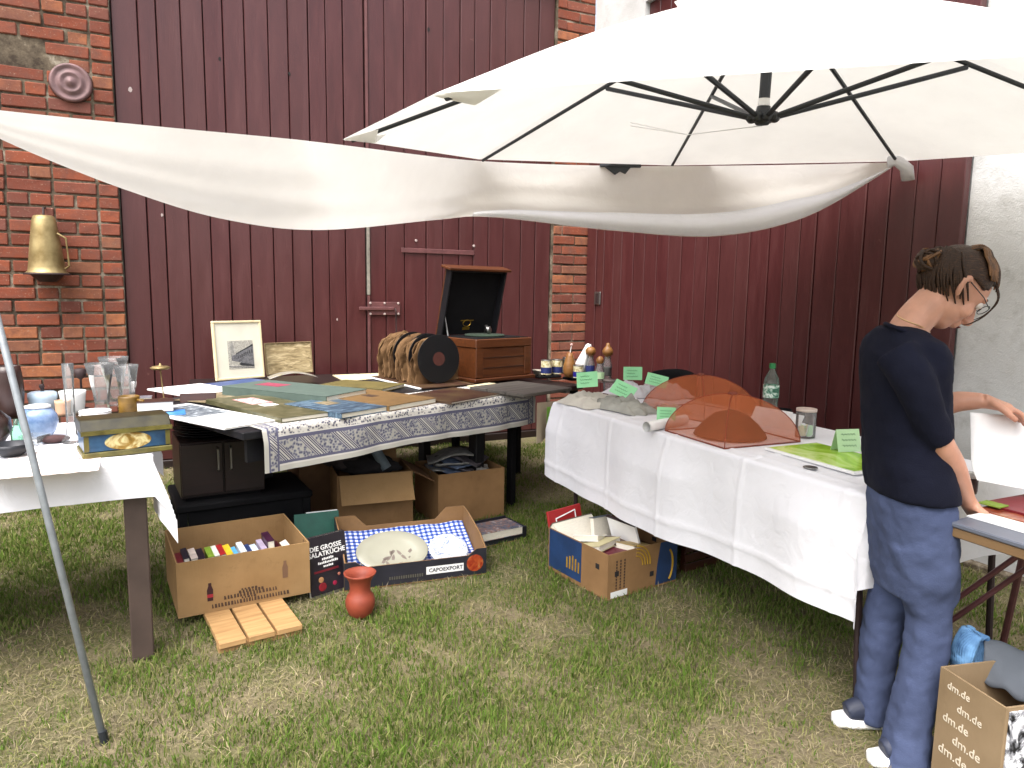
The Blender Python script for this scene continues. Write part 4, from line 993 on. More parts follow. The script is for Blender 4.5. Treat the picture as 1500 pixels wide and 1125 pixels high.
pot('candle_glass', 'small amber candle glass beside the blue jars', 93, 608, ZT, vessel(.07, .03, .034), MAT['amber'], 'candle')
for i, (px, py, h, rt, lab) in enumerate(((150, 602, .235, .066, 'flared clear glass vase standing left among the three glass vases'), (170, 594, .25, .07, 'tallest flared clear glass vase at the back of the three'), (188, 601, .225, .056, 'fluted clear glass vase next to the ochre mug'))):
    t = thing('flared_vase', lab, 'vase', at(px, py, ZT) + Vector((0, 0, .001)), group='flared glass vases')
    obj('glass', MB().lathe([(.001, 0), (.036, 0), (.036, .012), (.03, .03)] + [(.032 + (rt - .032) * (k / 8) ** 1.6, .03 + (h - .03) * k / 8) for k in range(1, 9)] + [(rt - .004, h - .001), (.032, .06), (.024, .035), (.001, .03)], 32, flute=8, famp=.035), MAT['glass'], t, smooth=True)
for i in range(3):
    obj('saucer', MB().lathe([(.001, .0), (.035, 0), (.055, .008), (.068, .016), (.066, .018), (.035, .006), (.001, .005)], 28), MAT['whiteceramic'], smooth=True, loc=at(140, 612, ZT) + Vector((0, 0, .001 + .0085 * i)), label='white porcelain saucer stacked in front of the glass vases', cat='saucer', group='stack of white saucers')
ck = pot('candlestick', 'thin black iron candlestick behind the white cup', 121, 600, ZT, [(.001, 0), (.035, 0), (.03, .008), (.006, .014), (.005, .15), (.025, .165), (.03, .20), (.012, .205), (.001, .205)], MAT['iron'], 'candlestick', n=16)
pot('dark_vase', 'tall dark brown vase behind the metal pole', 16, 612, ZT, vessel(.24, .045, .05, .004, 8, .012), M('dark_glaze', '#3a2622', .3, .3), 'vase')
pot('dark_bowl', 'grey metal bowl at the edge of the left table', 18, 668, ZT, [(.001, 0), (.03, 0), (.055, .02), (.062, .045), (.058, .045), (.05, .022), (.001, .008)], M('pewter', '#3d3e42', .4, .2, metal=.6), 'bowl')
pot('green_bottle', 'small green glass bottle beside the grey bowl', 27, 652, ZT, [(.001, 0), (.022, 0), (.024, .05), (.012, .075), (.011, .1), (.001, .1)], MAT['glassg'], 'bottle')
pot('bulb_vase', 'squat brown bulb vase at the end of the left table', -14, 652, ZT, [(.001, 0), (.04, 0), (.075, .05), (.07, .1), (.03, .14), (.034, .17), (.03, .17), (.001, .15)], M('brown_glaze', '#3c2b27', .25, .3), 'vase')
pot('glass_dish', 'small square glass dish in front of the marbled jar', 52, 650, ZT, vessel(.035, .048, .055), MAT['glass'], 'dish', n=4, smooth=False, rz=.7)
obj('oval_brush', MB().ball((0, 0, .014), (.055, .032, .015), 20, 10), M('brown_bristle', '#4e3434', .9, .3, 60), smooth=True, loc=at(80, 648, ZT), rot=(0, 0, .5), label='small oval brown brush lying on the white doily', cat='brush')
mb = MB(); mb.add([(0, 0, .0015)] + [((.135 + .006 * math.cos(24 * a)) * math.cos(a), (.105 + .006 * math.cos(24 * a)) * math.sin(a), .0012) for a in np.linspace(0, 2 * PI, 97)[:-1]], [(0, i + 1, (i + 1) % 96 + 1) for i in range(96)])
lace = print_mat('crochet', [(.35, '#b7a29c'), (.5, '#e0d6d0'), (.65, '#efe9e4')], 140, r=.9)
obj('oval_doily', mb, lace, loc=at(76, 668, ZT), rot=(0, 0, .3), label='oval crocheted doily under the brush and dish', cat='doily')
mb = MB(); mb.grid(lambda u, v: (.34 * u, .2 * v, .0015 + .001 * math.sin(40 * u)), 12, 8)
obj('pink_crochet', mb, print_mat('pink_crochet', [(.35, '#c9a096'), (.5, '#e4d3cb'), (.65, '#f0e8e2')], 120, r=.9), loc=at(-40, 706, ZT), rot=(0, 0, RZ1), label='pink and white crochet cloth at the front of the left table', cat='crochet cloth')
# things on the dark cabinet
ZC = .6165
for i, (dx, r_) in enumerate(((.0, .155), (.012, .15), (-.01, .155), (.006, .15), (.0, .152), (-.006, .15))):
    obj('black_platter', MB().lathe([(.001, 0), (r_ * .8, 0), (r_, .009), (r_, .012), (r_ * .8, .004), (.001, .004)], 36), MAT['black'], smooth=True, loc=at(291, 640, ZC) + Vector((dx, .10, .0005 + .0125 * i)), label='round black lacquer platter stacked on the dark cabinet', cat='platter', group='stack of black platters')
zz = ZC + .079
wb = thing('wooden_box', 'open mahogany box standing on the black platters', 'box', at(286, 612, zz) + Vector((0, .03, 0)), .35)
obj('floor', MB().box(-.10, .10, -.07, .07, 0, .008), MAT['redwood'], wb)
for nm, a in (('front', (-.10, .10, -.07, -.06, .0085, .03)), ('back', (-.10, .10, .06, .07, .0085, .03)), ('side', (-.10, -.09, -.0595, .0595, .0085, .03)), ('side', (.09, .10, -.0595, .0595, .0085, .03))):
    obj(nm, MB().box(*a), MAT['redwood'], wb, bevel=.002)
mb = MB(); mb.x = Matrix.Translation((0, .072, .032)) @ Matrix.Rotation(-.25, 4, 'X'); mb.box(-.09, .09, 0, .01, 0, .085); obj('raised_lid', mb, MAT['redwood'], wb, bevel=.003)
def slab(name, label, cat, px, py, z, sx, sy, sz, mat, rz, edge=None):
    t = thing(name, label, cat, at(px, py, z), rz)
    c_ = min(.003, sz * .25)
    obj('top_cover', MB().box(-sx / 2, sx / 2, 0, sy, sz - c_, sz), mat, t, bevel=.001); obj('bottom_cover', MB().box(-sx / 2, sx / 2, 0, sy, 0, c_), mat, t, bevel=.001)
    obj('page_block', MB().box(-sx / 2 + .003, sx / 2 - .003, .003, sy - .003, c_ + .0002, sz - c_ - .0002), edge or MAT['paper'], t)
    return t
slab('bound_volume', 'dark red bound volume at the back of the glassware table', 'book', 228, 604, ZT + .013, .16, .12, .05, M('volume_leather', '#3b2016', .5, .3), .45)
slab('blue_box', 'flat bright blue box under the bound volume', 'box', 238, 612, ZT, .20, .15, .012, M('bright_blue', '#3d7fc4', .4), .45)
slab('striped_box', 'small striped box beside the ochre mug', 'box', 211, 600, ZT, .07, .08, .06, M('stripes', '#8d8890', .6, .5, 60, stretch=(1, 12, 1)), .4)
slab('photo_card', 'white photo card propped behind the ochre mug handle', 'card', 205, 606, ZT, .06, .05, .05, MAT['whitepaper'], .3)
sc_ = thing('brass_scale', 'thin brass letter scale with a round pan on top', 'scale', at(224, 592, ZT + .0) + Vector((-.0, .12, 0)))
obj('foot', MB().lathe([(.001, 0), (.04, 0), (.035, .01), (.006, .016)], 20), MAT['brass'], sc_, smooth=True)
obj('stem', MB().tube([(.0, 0, .012), (-.012, 0, .17)], .0035, 8), MAT['brass'], sc_)
obj('pan', MB().lathe([(.001, .004), (.04, .002), (.052, .010), (.04, .018), (.008, .022), (.004, .034), (.0, .036)], 28), MAT['brass'], sc_, loc=(-.012, 0, .168), smooth=True)

# ================================================================== corner table goods
tr_ = quad((768, 577), (838, 567), (742, 559), .80)
gp = thing('plank_tray', 'grey weathered wooden tray at the end of the black table', 'tray', Vector((tr_[0].x, tr_[0].y, .7665)), math.atan2(tr_[1].y, tr_[1].x))
for i in range(3):
    d_ = tr_[3] / 3; obj('slat', MB().box(0, tr_[2], i * d_ + .002, (i + 1) * d_ - .002, .012, .03), MAT['greyplank'], gp, bevel=.002)
for x0 in (.02, tr_[2] - .06): obj('batten', MB().box(x0, x0 + .04, 0, tr_[3], 0, .0115), MAT['greyplank'], gp)
obj('hanging_linen', MB().grid(lambda u, v: (.16 * u, -.004 - .012 * math.sin(9 * u) * v, -.24 * v * (1 - .25 * u)), 8, 8), cloth_mat('beige_linen', '#a89a86', .2), smooth=True, loc=at(786, 590, .745), rot=(0, 0, .6), label='beige linen cloth hanging between the black and white tables', cat='cloth')
# moulded carton trays with cups
for i, (px, py, s) in enumerate(((800, 553, 1.), (845, 556, .9))):
    et = thing('egg_tray', 'dark moulded carton tray with pale rims' if i == 0 else 'smaller carton tray behind the green price card', 'tray', at(px, py, .745), .5)
    obj('base', MB().box(-.10 * s, .10 * s, -.06, .06, .0, .02), MAT['blackmatte'], et, bevel=.006)
    for a in range(3):
        for b_ in range(2):
            obj('cup', MB().lathe([(.02, .0205), (.03, .055), (.034, .058), (.028, .058), (.018, .026), (.001, .024)], 14), M('carton_rim', '#bdb6a8', .9), et, loc=((a - 1) * .066 * s, (b_ - .5) * .06, 0), smooth=True)
def can(name, label, px, py, z, r, h, body, band, cat='tin'):
    t = thing(name, label, cat, at(px, py, z), random.uniform(0, 6))
    obj('body', MB().lathe([(.001, 0), (r, 0), (r, h), (r - .003, h + .002), (.001, h)], 28), body, t, smooth=False)
    obj('label_band', MB().lathe([(r + .0008, h * .08), (r + .0008, h * .5)], 28, caps=False), band, t, smooth=True)
    obj('rim', MB().lathe([(r + .001, h - .003), (r + .003, h), (r + .001, h + .003), (r - .003, h + .002)], 28), MAT['silver'], t, smooth=True)
    return t
food = print_mat('food_label', [(.35, '#8d7a34'), (.5, '#cfc59a'), (.65, '#e6e2cf')], 30); navyl = M('navy_label', '#2a3570', .4, .2)
can('food_tin', 'blue and cream labelled food tin nearest the gramophone', 800, 548, .80, .038, .10, food, navyl)
can('food_tin', 'blue and cream labelled tin standing beside the silver jar', 816, 547, .80, .038, .10, food, navyl)
can('silver_jar', 'plain pale metal tin between the food tins and wooden pear', 831, 547, .80, .036, .115, MAT['silver'], MAT['whiteceramic'])
can('blue_tin', 'dark blue tin with a green tag in front of the wooden pear', 847, 553, .79, .036, .085, food, M('ultramarine_label', '#24208a', .4))
wd = wood_mat('turned_wood', '#8a5a2c', '#b07c42', .4)
t = thing('wooden_pear', 'turned wooden pear shape with a thin white pin', 'ornament', at(834, 552, .78))
obj('body', MB().lathe([(.001, 0), (.03, .0), (.045, .03), (.047, .07), (.035, .12), (.026, .15), (.02, .17), (.001, .175)], 24), wd, t, smooth=True)
obj('pin', MB().tube([(0, 0, .17), (.01, 0, .225)], .003, 6), MAT['whiteceramic'], t); obj('pin_head', MB().ball((.01, 0, .23), .010), M('pink_bead', '#caa7a0', .4), t, smooth=True)
mb = MB(); mb.x = Matrix.Rotation(.35, 4, 'Y'); mb.lathe([(.001, 0), (.05, 0), (.045, .06), (.03, .16), (.022, .22), (.012, .235), (.001, .235)], 14, flute=5, famp=.16)
obj('tissue_twist', mb, MAT['whitepaper'], smooth=True, loc=at(846, 548, .79), label='crumpled white paper cone standing behind the corked bottles', cat='paper cone')
for i, (px, py, h, lab) in enumerate(((864, 553, .16, 'glass bottle with a broad cork and blue label'), (878, 560, .13, 'small glass flask with a green diamond label'), (889, 557, .17, 'tall glass bottle with a pointed cork'))):
    t = thing('corked_bottle', lab, 'bottle', at(px, py, .77), group='corked glass bottles')
    obj('glass', MB().lathe([(.001, 0), (.03, 0), (.032, .01), (.032, h * .62), (.022, h * .85), (.021, h), (.018, h), (.019, h * .84), (.028, h * .6), (.028, .012), (.001, .008)], 20), MAT['glass'], t, smooth=True)
    obj('label_paper', MB().lathe([(.0326, h * .2), (.0326, h * .55)], 20, caps=False), (navyl if i == 0 else MAT['taglight'] if i == 1 else MAT['silver']), t, smooth=True)
    if i != 1: obj('cork', MB().lathe([(.016, h - .02), (.02, h + .002), (.036, h + .012), (.038, h + .04), (.026, h + .058)] + ([(.014, h + .075), (.012, h + .09)] if i == 2 else []) + [(.001, h + (.094 if i == 2 else .062))], 20), wd, t, smooth=True)
    else: obj('cork', MB().ball((0, 0, h + .02), (.026, .026, .03), 16, 10), wd, t, smooth=True)
jt = pot('preserve_jar', 'low glass preserve jar in front of the bottles', 893, 573, .77, vessel(.07, .04, .042), MAT['glass'], 'jar')
obj('lid', MB().lathe([(.001, .074), (.042, .074), (.044, .068), (.044, .058), (.042, .058)], 24), M('lid_grey', '#8b807a', .4, metal=.5), jt, smooth=True)

# ================================================================== right table goods
def on5(p): d = p - O5; return d.dot(D5), d.dot(N5)
def heap(name, label, px, py, w, d, h, mat, rz, seed, cat='linen'):
    p = at(px, py, ZT)
    def fn(u, v):
        x, y = (u - .5), (v - .5); e = max(0, 1 - (2 * abs(x)) ** 2.6) * max(0, 1 - (2 * abs(y)) ** 2.6)
        n = noise.noise(Vector((x * 5, y * 5, seed))) * .5 + noise.noise(Vector((x * 13, y * 13, seed + 3))) * .22
        rx = 1 + .18 * noise.noise(Vector((y * 4, seed, 1))); ry = 1 + .2 * noise.noise(Vector((x * 4, seed, 2)))
        return (x * w * rx, y * d * ry, max(.002, h * (e ** .6) * (.75 + n) + .003))
    return obj(name, MB().grid(fn, 40, 30), mat, smooth=True, loc=p, rot=(0, 0, rz), label=label, cat=cat)
flax = cloth_mat('natural_linen', '#cdc8bd', .15, var=.2); greylin = cloth_mat('grey_patterned_linen', '#b0afa6', .1, var=.55); whitelin = cloth_mat('white_linen', '#cfcdd0', .15, var=.1); pinklin = cloth_mat('rose_linen', '#c3b3b4', .15, var=.15)
heap('folded_linen', 'natural linen cloths heaped at the far end of the right table', 868, 592, .30, .30, .07, flax, -1.0, 1.)
heap('printed_linen', 'grey patterned linen towel rumpled on the front edge of the table', 910, 600, .40, .17, .075, greylin, -1.0, 4.)
heap('white_linen', 'pile of white folded linen behind the patterned towel', 925, 578, .30, .24, .08, whitelin, -.9, 7.)
heap('rose_linen', 'pale rose linen pile beside the orange food cover', 972, 580, .30, .24, .09, pinklin, -1.0, 11.)
heap('cream_linen', 'small cream linen bundle in front of the rose linen', 985, 604, .20, .12, .04, flax, -1.0, 15.)
def price(name, label, px, py, z, w, h, yaw, tilt=-.3, mat=None, roll=0.):
    p = atd(px, py, z)
    t = thing(name, label, 'price card', p, rot=(tilt, roll, yaw), group='green price cards')
    obj('card', MB().box(-w / 2, w / 2, 0, .0012, -h / 2, h / 2), mat or MAT['tag'], t)
    random.seed(int(px))
    for r_ in range(3):
        x0 = -w * .32; zc = h * (.22 - .22 * r_); ww = w * random.uniform(.4, .62)
        obj('handwriting', MB().tube([(x0 + ww * k / 14, -.0008, zc + h * .045 * math.sin(k * 2.3 + r_)) for k in range(15)], .0009, 4), MAT['tagink'], t)
    return t
price('price_card', 'green price card leaning on the natural linen heap', 860, 556, at(862, 585, .8).y, .115, .085, -.25, -.3, roll=-.12)
price('price_card', 'upright green price card behind the white linen pile', 927, 547, at(927, 570, .8).y, .115, .08, .05, -.1)
price('price_card', 'tilted green price card on the white linen pile', 913, 571, at(913, 588, .8).y, .13, .085, -.55, -.6, roll=.35)
price('price_card', 'green price card propped on the rose linen pile', 962, 557, at(962, 577, .8).y, .125, .07, -.35, -.4, roll=.2)
price('price_card', 'small green price card by the white paper roll', 976, 606, at(976, 616, .8).y, .085, .06, -.2, -.2)
tt = thing('tent_card', 'pale green folded tent card on the lime picture', 'price card', at(1239, 660, ZT + .014), RZ5 + PI / 2 - .25)
RZt = 0
for sgn in (-1, 1):
    mb = MB(); mb.x = Matrix.Translation((0, 0, .085)) @ Matrix.Rotation(sgn * .28, 4, 'X'); mb.box(-.05, .05, -.0007, .0007, -.088, 0)
    obj('card_face', mb, MAT['taglight'], tt)
for r_ in range(3):
    mb = MB(); mb.x = Matrix.Translation((0, 0, .085)) @ Matrix.Rotation(-.28, 4, 'X'); mb.tube([(-.03 + .06 * k / 14, -.0016, -.02 - .022 * r_ + .004 * math.sin(k * 2.1)) for k in range(15)], .0008, 4)
    obj('handwriting', mb, MAT['tagink'], tt)
rp = thing('paper_roll', 'white rolled paper tube at the front of the right table', 'paper roll', at(947, 633, ZT + .0))
a, b_ = at(947, 633, ZT), at(1003, 622, ZT); v = b_ - a
mb = MB(); n_ = 20
for i in range(2):
    pass
mb.tube([(0, 0, .024), v * .5 + Vector((0, 0, .024)), v + Vector((0, 0, .026))], .023, 18, caps=False); mb.tube([(0.0005, 0, .024), v * .999 + Vector((0, 0, .026))], .019, 18, caps=False)
obj('tube', mb, MAT['whitepaper'], rp, smooth=True)
def cover(name, label, cxy, side, h, rz):
    t = thing(name, label, 'food cover', Vector((cxy[0], cxy[1], ZT + .002)), rz)
    s_ = side / 2
    def pt(a, q):                                   # a: position round the square, q 0 rim .. 1 top
        k = a * 4; i = int(k) % 4; f = k - int(k); cs = [(-s_, -s_), (s_, -s_), (s_, s_), (-s_, s_)]
        x = cs[i][0] * (1 - f) + cs[(i + 1) % 4][0] * f; y = cs[i][1] * (1 - f) + cs[(i + 1) % 4][1] * f
        sag = .92 + .08 * abs(2 * f - 1)
        c_ = math.cos(q * PI / 2); return (x * c_ * (sag if 0 < q < 1 else 1), y * c_ * (sag if 0 < q < 1 else 1), h * math.sin(q * PI / 2) ** 1.1)
    for i in range(4):
        obj('net_panel', MB().grid(lambda u, v: pt((i + u * .9999) / 4, v), 10, 10), MAT['net'], t, smooth=True)
        obj('wire_rib', MB().tube([pt(i / 4 + .00001, q) for q in np.linspace(0, 1, 12)], .002, 6), MAT['netrib'], t)
        obj('hem', MB().tube([pt((i + f) / 4, 0) for f in (0.0001, .25, .5, .75, .9999)], .003, 6), MAT['netrib'], t)
    obj('crown_ring', MB().lathe([(.02, h - .004), (.024, h), (.012, h + .008), (.001, h + .01)], 12), MAT['netrib'], t, smooth=True)
    return t
c1 = (at(990, 635, ZT) + at(1152, 643, ZT)) / 2; e1 = at(1078, 662, ZT) - at(990, 635, ZT)
cover('food_cover', 'orange net food cover standing at the front of the table', c1, .40, .185, math.atan2(e1.y, e1.x))
c2 = at(1024, 604, ZT)
cover('food_cover', 'second orange net food cover behind the first one', c2, .42, .195, math.atan2(e1.y, e1.x) + .2)
obj('straw_bowl', MB().lathe([(.155, .0), (.15, .012), (.12, .05), (.07, .095), (.02, .11), (.001, .111)], 28), MAT['straw'], smooth=True, loc=(c1.x + .0, c1.y + .01, ZT + .003), label='brown woven bowl upside down inside the front food cover', cat='bowl')
bt = thing('water_bottle', 'clear plastic water bottle with a green cap and label', 'bottle', at(1127, 612, ZT))
obj('bottle', MB().lathe([(.001, 0), (.034, 0), (.038, .012), (.037, .05), (.035, .075), (.038, .10), (.038, .17), (.034, .20), (.018, .232), (.013, .245), (.013, .262), (.011, .262), (.001, .262)], 24), MAT['bottlep'], bt, smooth=True)
obj('paper_label', MB().lathe([(.0387, .105), (.0387, .168)], 24, caps=False), print_mat('water_label', [(.4, '#dfe9e2'), (.52, '#7fb39a'), (.62, '#2f6b55')], 35), bt, smooth=True)
obj('cap', MB().lathe([(.0145, .25), (.0155, .252), (.0155, .272), (.0135, .276), (.001, .276)], 18), M('green_cap', '#1f8a4c', .4), bt)
ps = thing('note_sheets', 'white printed sheets propped behind the front food cover', 'paper', at(1112, 622, ZT), rot=(-.5, 0, RZ5 + .12 + PI * 0))
obj('sheet', MB().box(-.06, .15, 0, .0012, 0, .09), MAT['whitepaper'], ps)
obj('sheet', MB().box(.02, .21, .004, .0052, -.0, .085), MAT['whitepaper'], ps)
pot('black_cup', 'small black cup beside the printed sheets', 1146, 622, ZT, vessel(.075, .035, .04), MAT['blackmatte'], 'cup')
gj = pot('cash_jar', 'glass jar half filled with folded paper next to the lime picture', 1179, 640, ZT, vessel(.115, .042, .042, .002), MAT['glass'], 'jar')
obj('rim', MB().lathe([(.036, .113), (.043, .113), (.043, .125), (.036, .125)], 24), M('jar_rim', '#c9b9ae', .4), gj, smooth=True)
for i in range(5): obj('folded_note', MB().box(-.012, .012, -.003, .003, 0, .045), MAT['cream'] if i % 2 else MAT['taglight'], gj, loc=(.02 * math.cos(i * 1.3), .02 * math.sin(i * 1.3), .006), rot=(.2 * math.sin(i), .25 * math.cos(i * 2), i * .9))
qa, qx, qw, qd = quad((1120, 655), (1252, 692), (1165, 640), ZT + .012)
lp = thing('lime_picture', 'flat lime green picture in a white frame on the right table', 'picture', Vector((qa.x, qa.y, ZT + .001)), math.atan2(qx.y, qx.x))
obj('frame', MB().box(0, qw, 0, qd, 0, .011), MAT['whiteceramic'], lp, bevel=.002); obj('print', MB().box(.012, qw - .012, .012, qd - .012, .0112, .0122), MAT['lime'], lp)
obj('coin_dish', MB().lathe([(.001, .002), (.02, .002), (.026, .006), (.024, .008), (.001, .005)], 20), MAT['silver'], smooth=True, loc=at(1187, 687, ZT), label='small round metal dish in front of the lime picture', cat='dish')
# chair behind the table
cp_ = atd(1012, 545, 4.55); ch = thing('black_chair', 'black plastic chair behind the right table', 'chair', Vector((cp_.x + .04, 4.5, 0)), RZ5 + .3)
obj('seat', MB().box(-.23, .23, -.22, .22, .42, .455), MAT['blackmatte'], ch, bevel=.02, seg=3)
for sx in (-1, 1):
    for sy in (-1, 1): obj('leg', MB().tube([(sx * .19, sy * .18, .42), (sx * .22, sy * .22, 0)], [.016, .013], 8), MAT['blackmatte'], ch)
mb = MB(); zt_ = cp_.z
def bk(u, v): a = (u - .5) * 2.2; return (-.20 - .10 * math.cos(a) + .10 - .06 * v, .33 * math.sin(a) * (1 - .06 * v), .46 + (zt_ - .46) * v - .05 * v * (2 * abs(u - .5)) ** 2.5)
obj('backrest', MB().grid(bk, 16, 8), MAT['blackmatte'], ch, smooth=True, solid=.018)

# ================================================================== boxes under the tables
def carton(name, label, O, x, w, d, h, mat, cat='cardboard box', th=.006, hb=None):
    t = thing(name, label, cat, Vector((O.x, O.y, .004)), math.atan2(x.y, x.x)); hb = hb or h
    obj('bottom', MB().box(0, w, 0, d, 0, th), mat, t)
    fr = obj('front', MB().box(0, w, 0, th, th + .0005, h), mat, t)
    bk_ = obj('back', MB().box(0, w, d - th, d, th + .0005, hb), mat, t)
    l = obj('side', MB().prism([(0, 0)], 0, 0) if False else MB().box(0, th, th + .0005, d - th - .0005, th + .0005, h), mat, t)
    r = obj('side', MB().box(w - th, w, th + .0005, d - th - .0005, th + .0005, h), mat, t)
    return t, fr, bk_, l, r
def carton_px(name, label, a, b_, top, back, mat, **k):
    A, B = at(*a, 0), at(*b_, 0); x = B - A; w = x.length; x.normalize()
    h = atd(top[0], top[1], A.y).z; y = Vector((-x.y, x.x, 0)); d = (at(back[0], back[1], h) - A).dot(y)
    r = carton(name, label, A, x, w, d, h, mat, **k)
    return r, w, d, h
def paperback(parent_loc, rz, w, d, h, col, label, tilt, cover_top=True):
    t = thing('paperback', label, 'book', parent_loc, rot=(0, tilt, rz), group='paperbacks packed in boxes')
    m = M('cover_' + col, col, .4, .25, 25)
    c_ = .0015
    obj('cover', MB().box(0, w, 0, d, h - .002, h), m, t)
    for x0 in (0, w - c_): obj('cover', MB().box(x0, x0 + c_, 0, d, 0, h - .0022), m, t)
    obj('page_block', MB().box(c_ + .0003, w - c_ - .0003, .003, d - .003, .003, h - .0024), MAT['paper'], t)
    return t
(b1, f1, *_), w1, d1, h1 = carton_px('book_carton', 'brown cardboard box full of small paperbacks resting on wooden slats', (262, 922), (455, 882), (263, 842), (246, 790), MAT['cardl'])
# the box stands on slats
b1.location.z = .045
A = at(262, 922, 0); B = at(455, 882, 0); bx = (B - A).normalized(); by = Vector((-bx.y, bx.x, 0)); brz = math.atan2(bx.y, bx.x)
h1 -= .03
cols = [('#7b1f2a', 'dark red'), ('#1d1b2a', 'black'), ('#c9b9b0', 'pale pink'), ('#2a1d2c', 'violet black'), ('#8fae3c', 'leaf green'), ('#d8ddd4', 'white and green'), ('#b3272b', 'bright red'), ('#d9b92e', 'yellow'), ('#58a3cf', 'sky blue'), ('#e3e8ec', 'white'), ('#31406e', 'navy'), ('#c4d3e2', 'pale blue'), ('#b7a9c2', 'lilac'), ('#3a1830', 'plum'), ('#c9c04a', 'olive yellow'), ('#4a1b22', 'wine red'), ('#ddd6cc', 'cream')]
x = .02
for i, (c_, nm) in enumerate(cols):
    wd_ = random.uniform(.021, .031); hgt = random.uniform(.10, .125) + (.02 if i in (1, 3, 13) else 0); til = .12 + random.uniform(-.05, .05) if i < 14 else .4
    zb = .045 + h1 - .105 + random.uniform(0, .012)
    p = A + bx * x + by * (.03 + random.uniform(0, .02)) + Vector((0, 0, zb - .02 * (i > 14)))
    paperback(p, brz, wd_, .13, hgt, c_, '%s paperback standing in the brown cardboard box' % nm, til * (-1) if False else -til); x += wd_ + .002 + (.012 if i > 13 else 0)
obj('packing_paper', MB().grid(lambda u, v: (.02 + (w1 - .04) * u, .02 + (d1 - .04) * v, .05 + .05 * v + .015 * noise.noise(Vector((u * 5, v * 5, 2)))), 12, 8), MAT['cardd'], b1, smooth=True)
# print on the box: two small bottles and rows of illegible type
for px, colr in ((.23, '#3a1418'), (.80, '#7a5a42')):
    mb = MB(); zc = h1 * (.42 if px < .5 else .62); pts = [(-.011, -.035), (.011, -.035), (.012, .012), (.006, .03), (.006, .042), (-.006, .042), (-.006, .03), (-.012, .012)]
    mb.x = Matrix.Translation((w1 * px, 0, zc)); mb.prism(pts, -.0012, -.0004); pb_ = obj('bottle_print', mb, M('bottle_ink' + colr, colr, .8), f1)
    if px < .5: obj('bottle_label', MB().box(w1 * px - .0115, w1 * px + .0115, -.0018, -.0013, zc - .02, zc - .006), M('label_red', '#a0202e', .7), pb_)
for r_, (xa, xb, zc, hh_) in enumerate(((.46, .58, .37, .008), (.44, .62, .32, .012), (.33, .74, .255, .016), (.46, .57, .19, .008), (.24, .82, .12, .017))):
    mb = MB(); xx = xa * w1
    while xx < xb * w1:
        g_ = random.uniform(.006, .011); mb.prism([(xx, zc * h1 - hh_ / 2), (xx + g_, zc * h1 - hh_ / 2), (xx + g_ * random.uniform(.4, 1), zc * h1 + hh_ / 2), (xx, zc * h1 + hh_ / 2)], -.0012, -.0004); xx += g_ + .004
    o = obj('type_row', mb, MAT['ink'], f1); o['kind'] = 'stuff'
# slats under it
pal = thing('slat_pallet', 'three pale wooden slats under the paperback box', 'pallet', at(322, 960, 0), brz + .04)
for i in range(3): obj('slat', MB().box(i * .108, i * .108 + .098, 0, .50, .022, .044), MAT['slat'], pal, bevel=.002)
for y0 in (.012, .40): obj('batten', MB().box(0, .314, y0, y0 + .05, .0, .0215), MAT['slat'], pal)
# upright cookbook
ca, cb_ = at(457, 880, 0), at(513, 862, 0); cxv = (cb_ - ca); cwid = cxv.length; cxv.normalize()
chh = atd(460, 797, ca.y).z * 1.04
ck_ = thing('cookbook', 'black upright cookbook with white title lettering beside the box', 'book', ca + Vector((0, 0, .002)), rot=(-.16, 0, math.atan2(cxv.y, cxv.x)))
cov = M('black_cover', (.016, .012, .018), .3, .3)
obj('front_cover', MB().box(0, cwid, 0, .003, 0, chh), cov, ck_); obj('page_block', MB().box(.003, cwid - .003, .0035, .022, .004, chh - .004), MAT['paper'], ck_); obj('back_cover', MB().box(0, cwid, .0225, .0255, 0, chh), cov, ck_)
fm = lambda x, z: Matrix.Translation((x, -.0006, z)) @ Matrix.Rotation(PI / 2, 4, 'X')
wt = MAT['whitepaper']
text_mesh('DIE GROSSE', .030, wt, 'title', ck_, fm(cwid * .47, chh * .80), .0006); text_mesh('SALATKÜCHE', .030, wt, 'title', ck_, fm(cwid * .49, chh * .70), .0006)
for k, (zz_, wv) in enumerate(((.61, .30), (.55, .52), (.49, .26))):
    mb = MB(); xx = cwid * (.5 - wv / 2)
    while xx < cwid * (.5 + wv / 2): mb.box(xx, xx + .006, -.001, -.0003, chh * zz_ - .004, chh * zz_ + random.uniform(.003, .007)); xx += .0085
    o = obj('small_type', mb, wt, ck_); o['kind'] = 'stuff'
obj('red_line', MB().box(cwid * .12, cwid * .75, -.001, -.0003, chh * .40, chh * .435), M('deep_red', '#6e1020', .5), ck_)
stil = [(.30, .16, .09, '#8f1526'), (.62, .17, .05, '#a01742'), (.75, .30, .035, '#b3705c'), (.28, .28, .06, '#b98a5c')]
for k, (a_, z_, r_, c_) in enumerate(stil):
    obj('pictured_food', MB().lathe([(.0005, 0), (r_ * cwid * 1.1, 0), (r_ * cwid * .8, .0009), (.0005, .001)], 16), M('food' + c_, c_, .5, .4, 30), ck_, loc=(cwid * a_, -.0003, chh * z_), rot=(PI / 2, 0, 0))
obj('pictured_table', MB().box(.0, cwid, -.0008, -.0003, 0, chh * .045), MAT['silver'], ck_)
gf = thing('teal_folder', 'teal green folder leaning behind the cookbook', 'folder', at(436, 835, 0), rot=(-.35, 0, .42))
obj('panel', MB().box(0, .22, 0, .004, .0, .27), MAT['teal'], gf); obj('panel', MB().box(0, .22, .012, .016, .0, .26), MAT['teal'], gf); obj('sheets', MB().box(.06, .215, .0045, .0115, .0, .275), MAT['whitepaper'], gf)

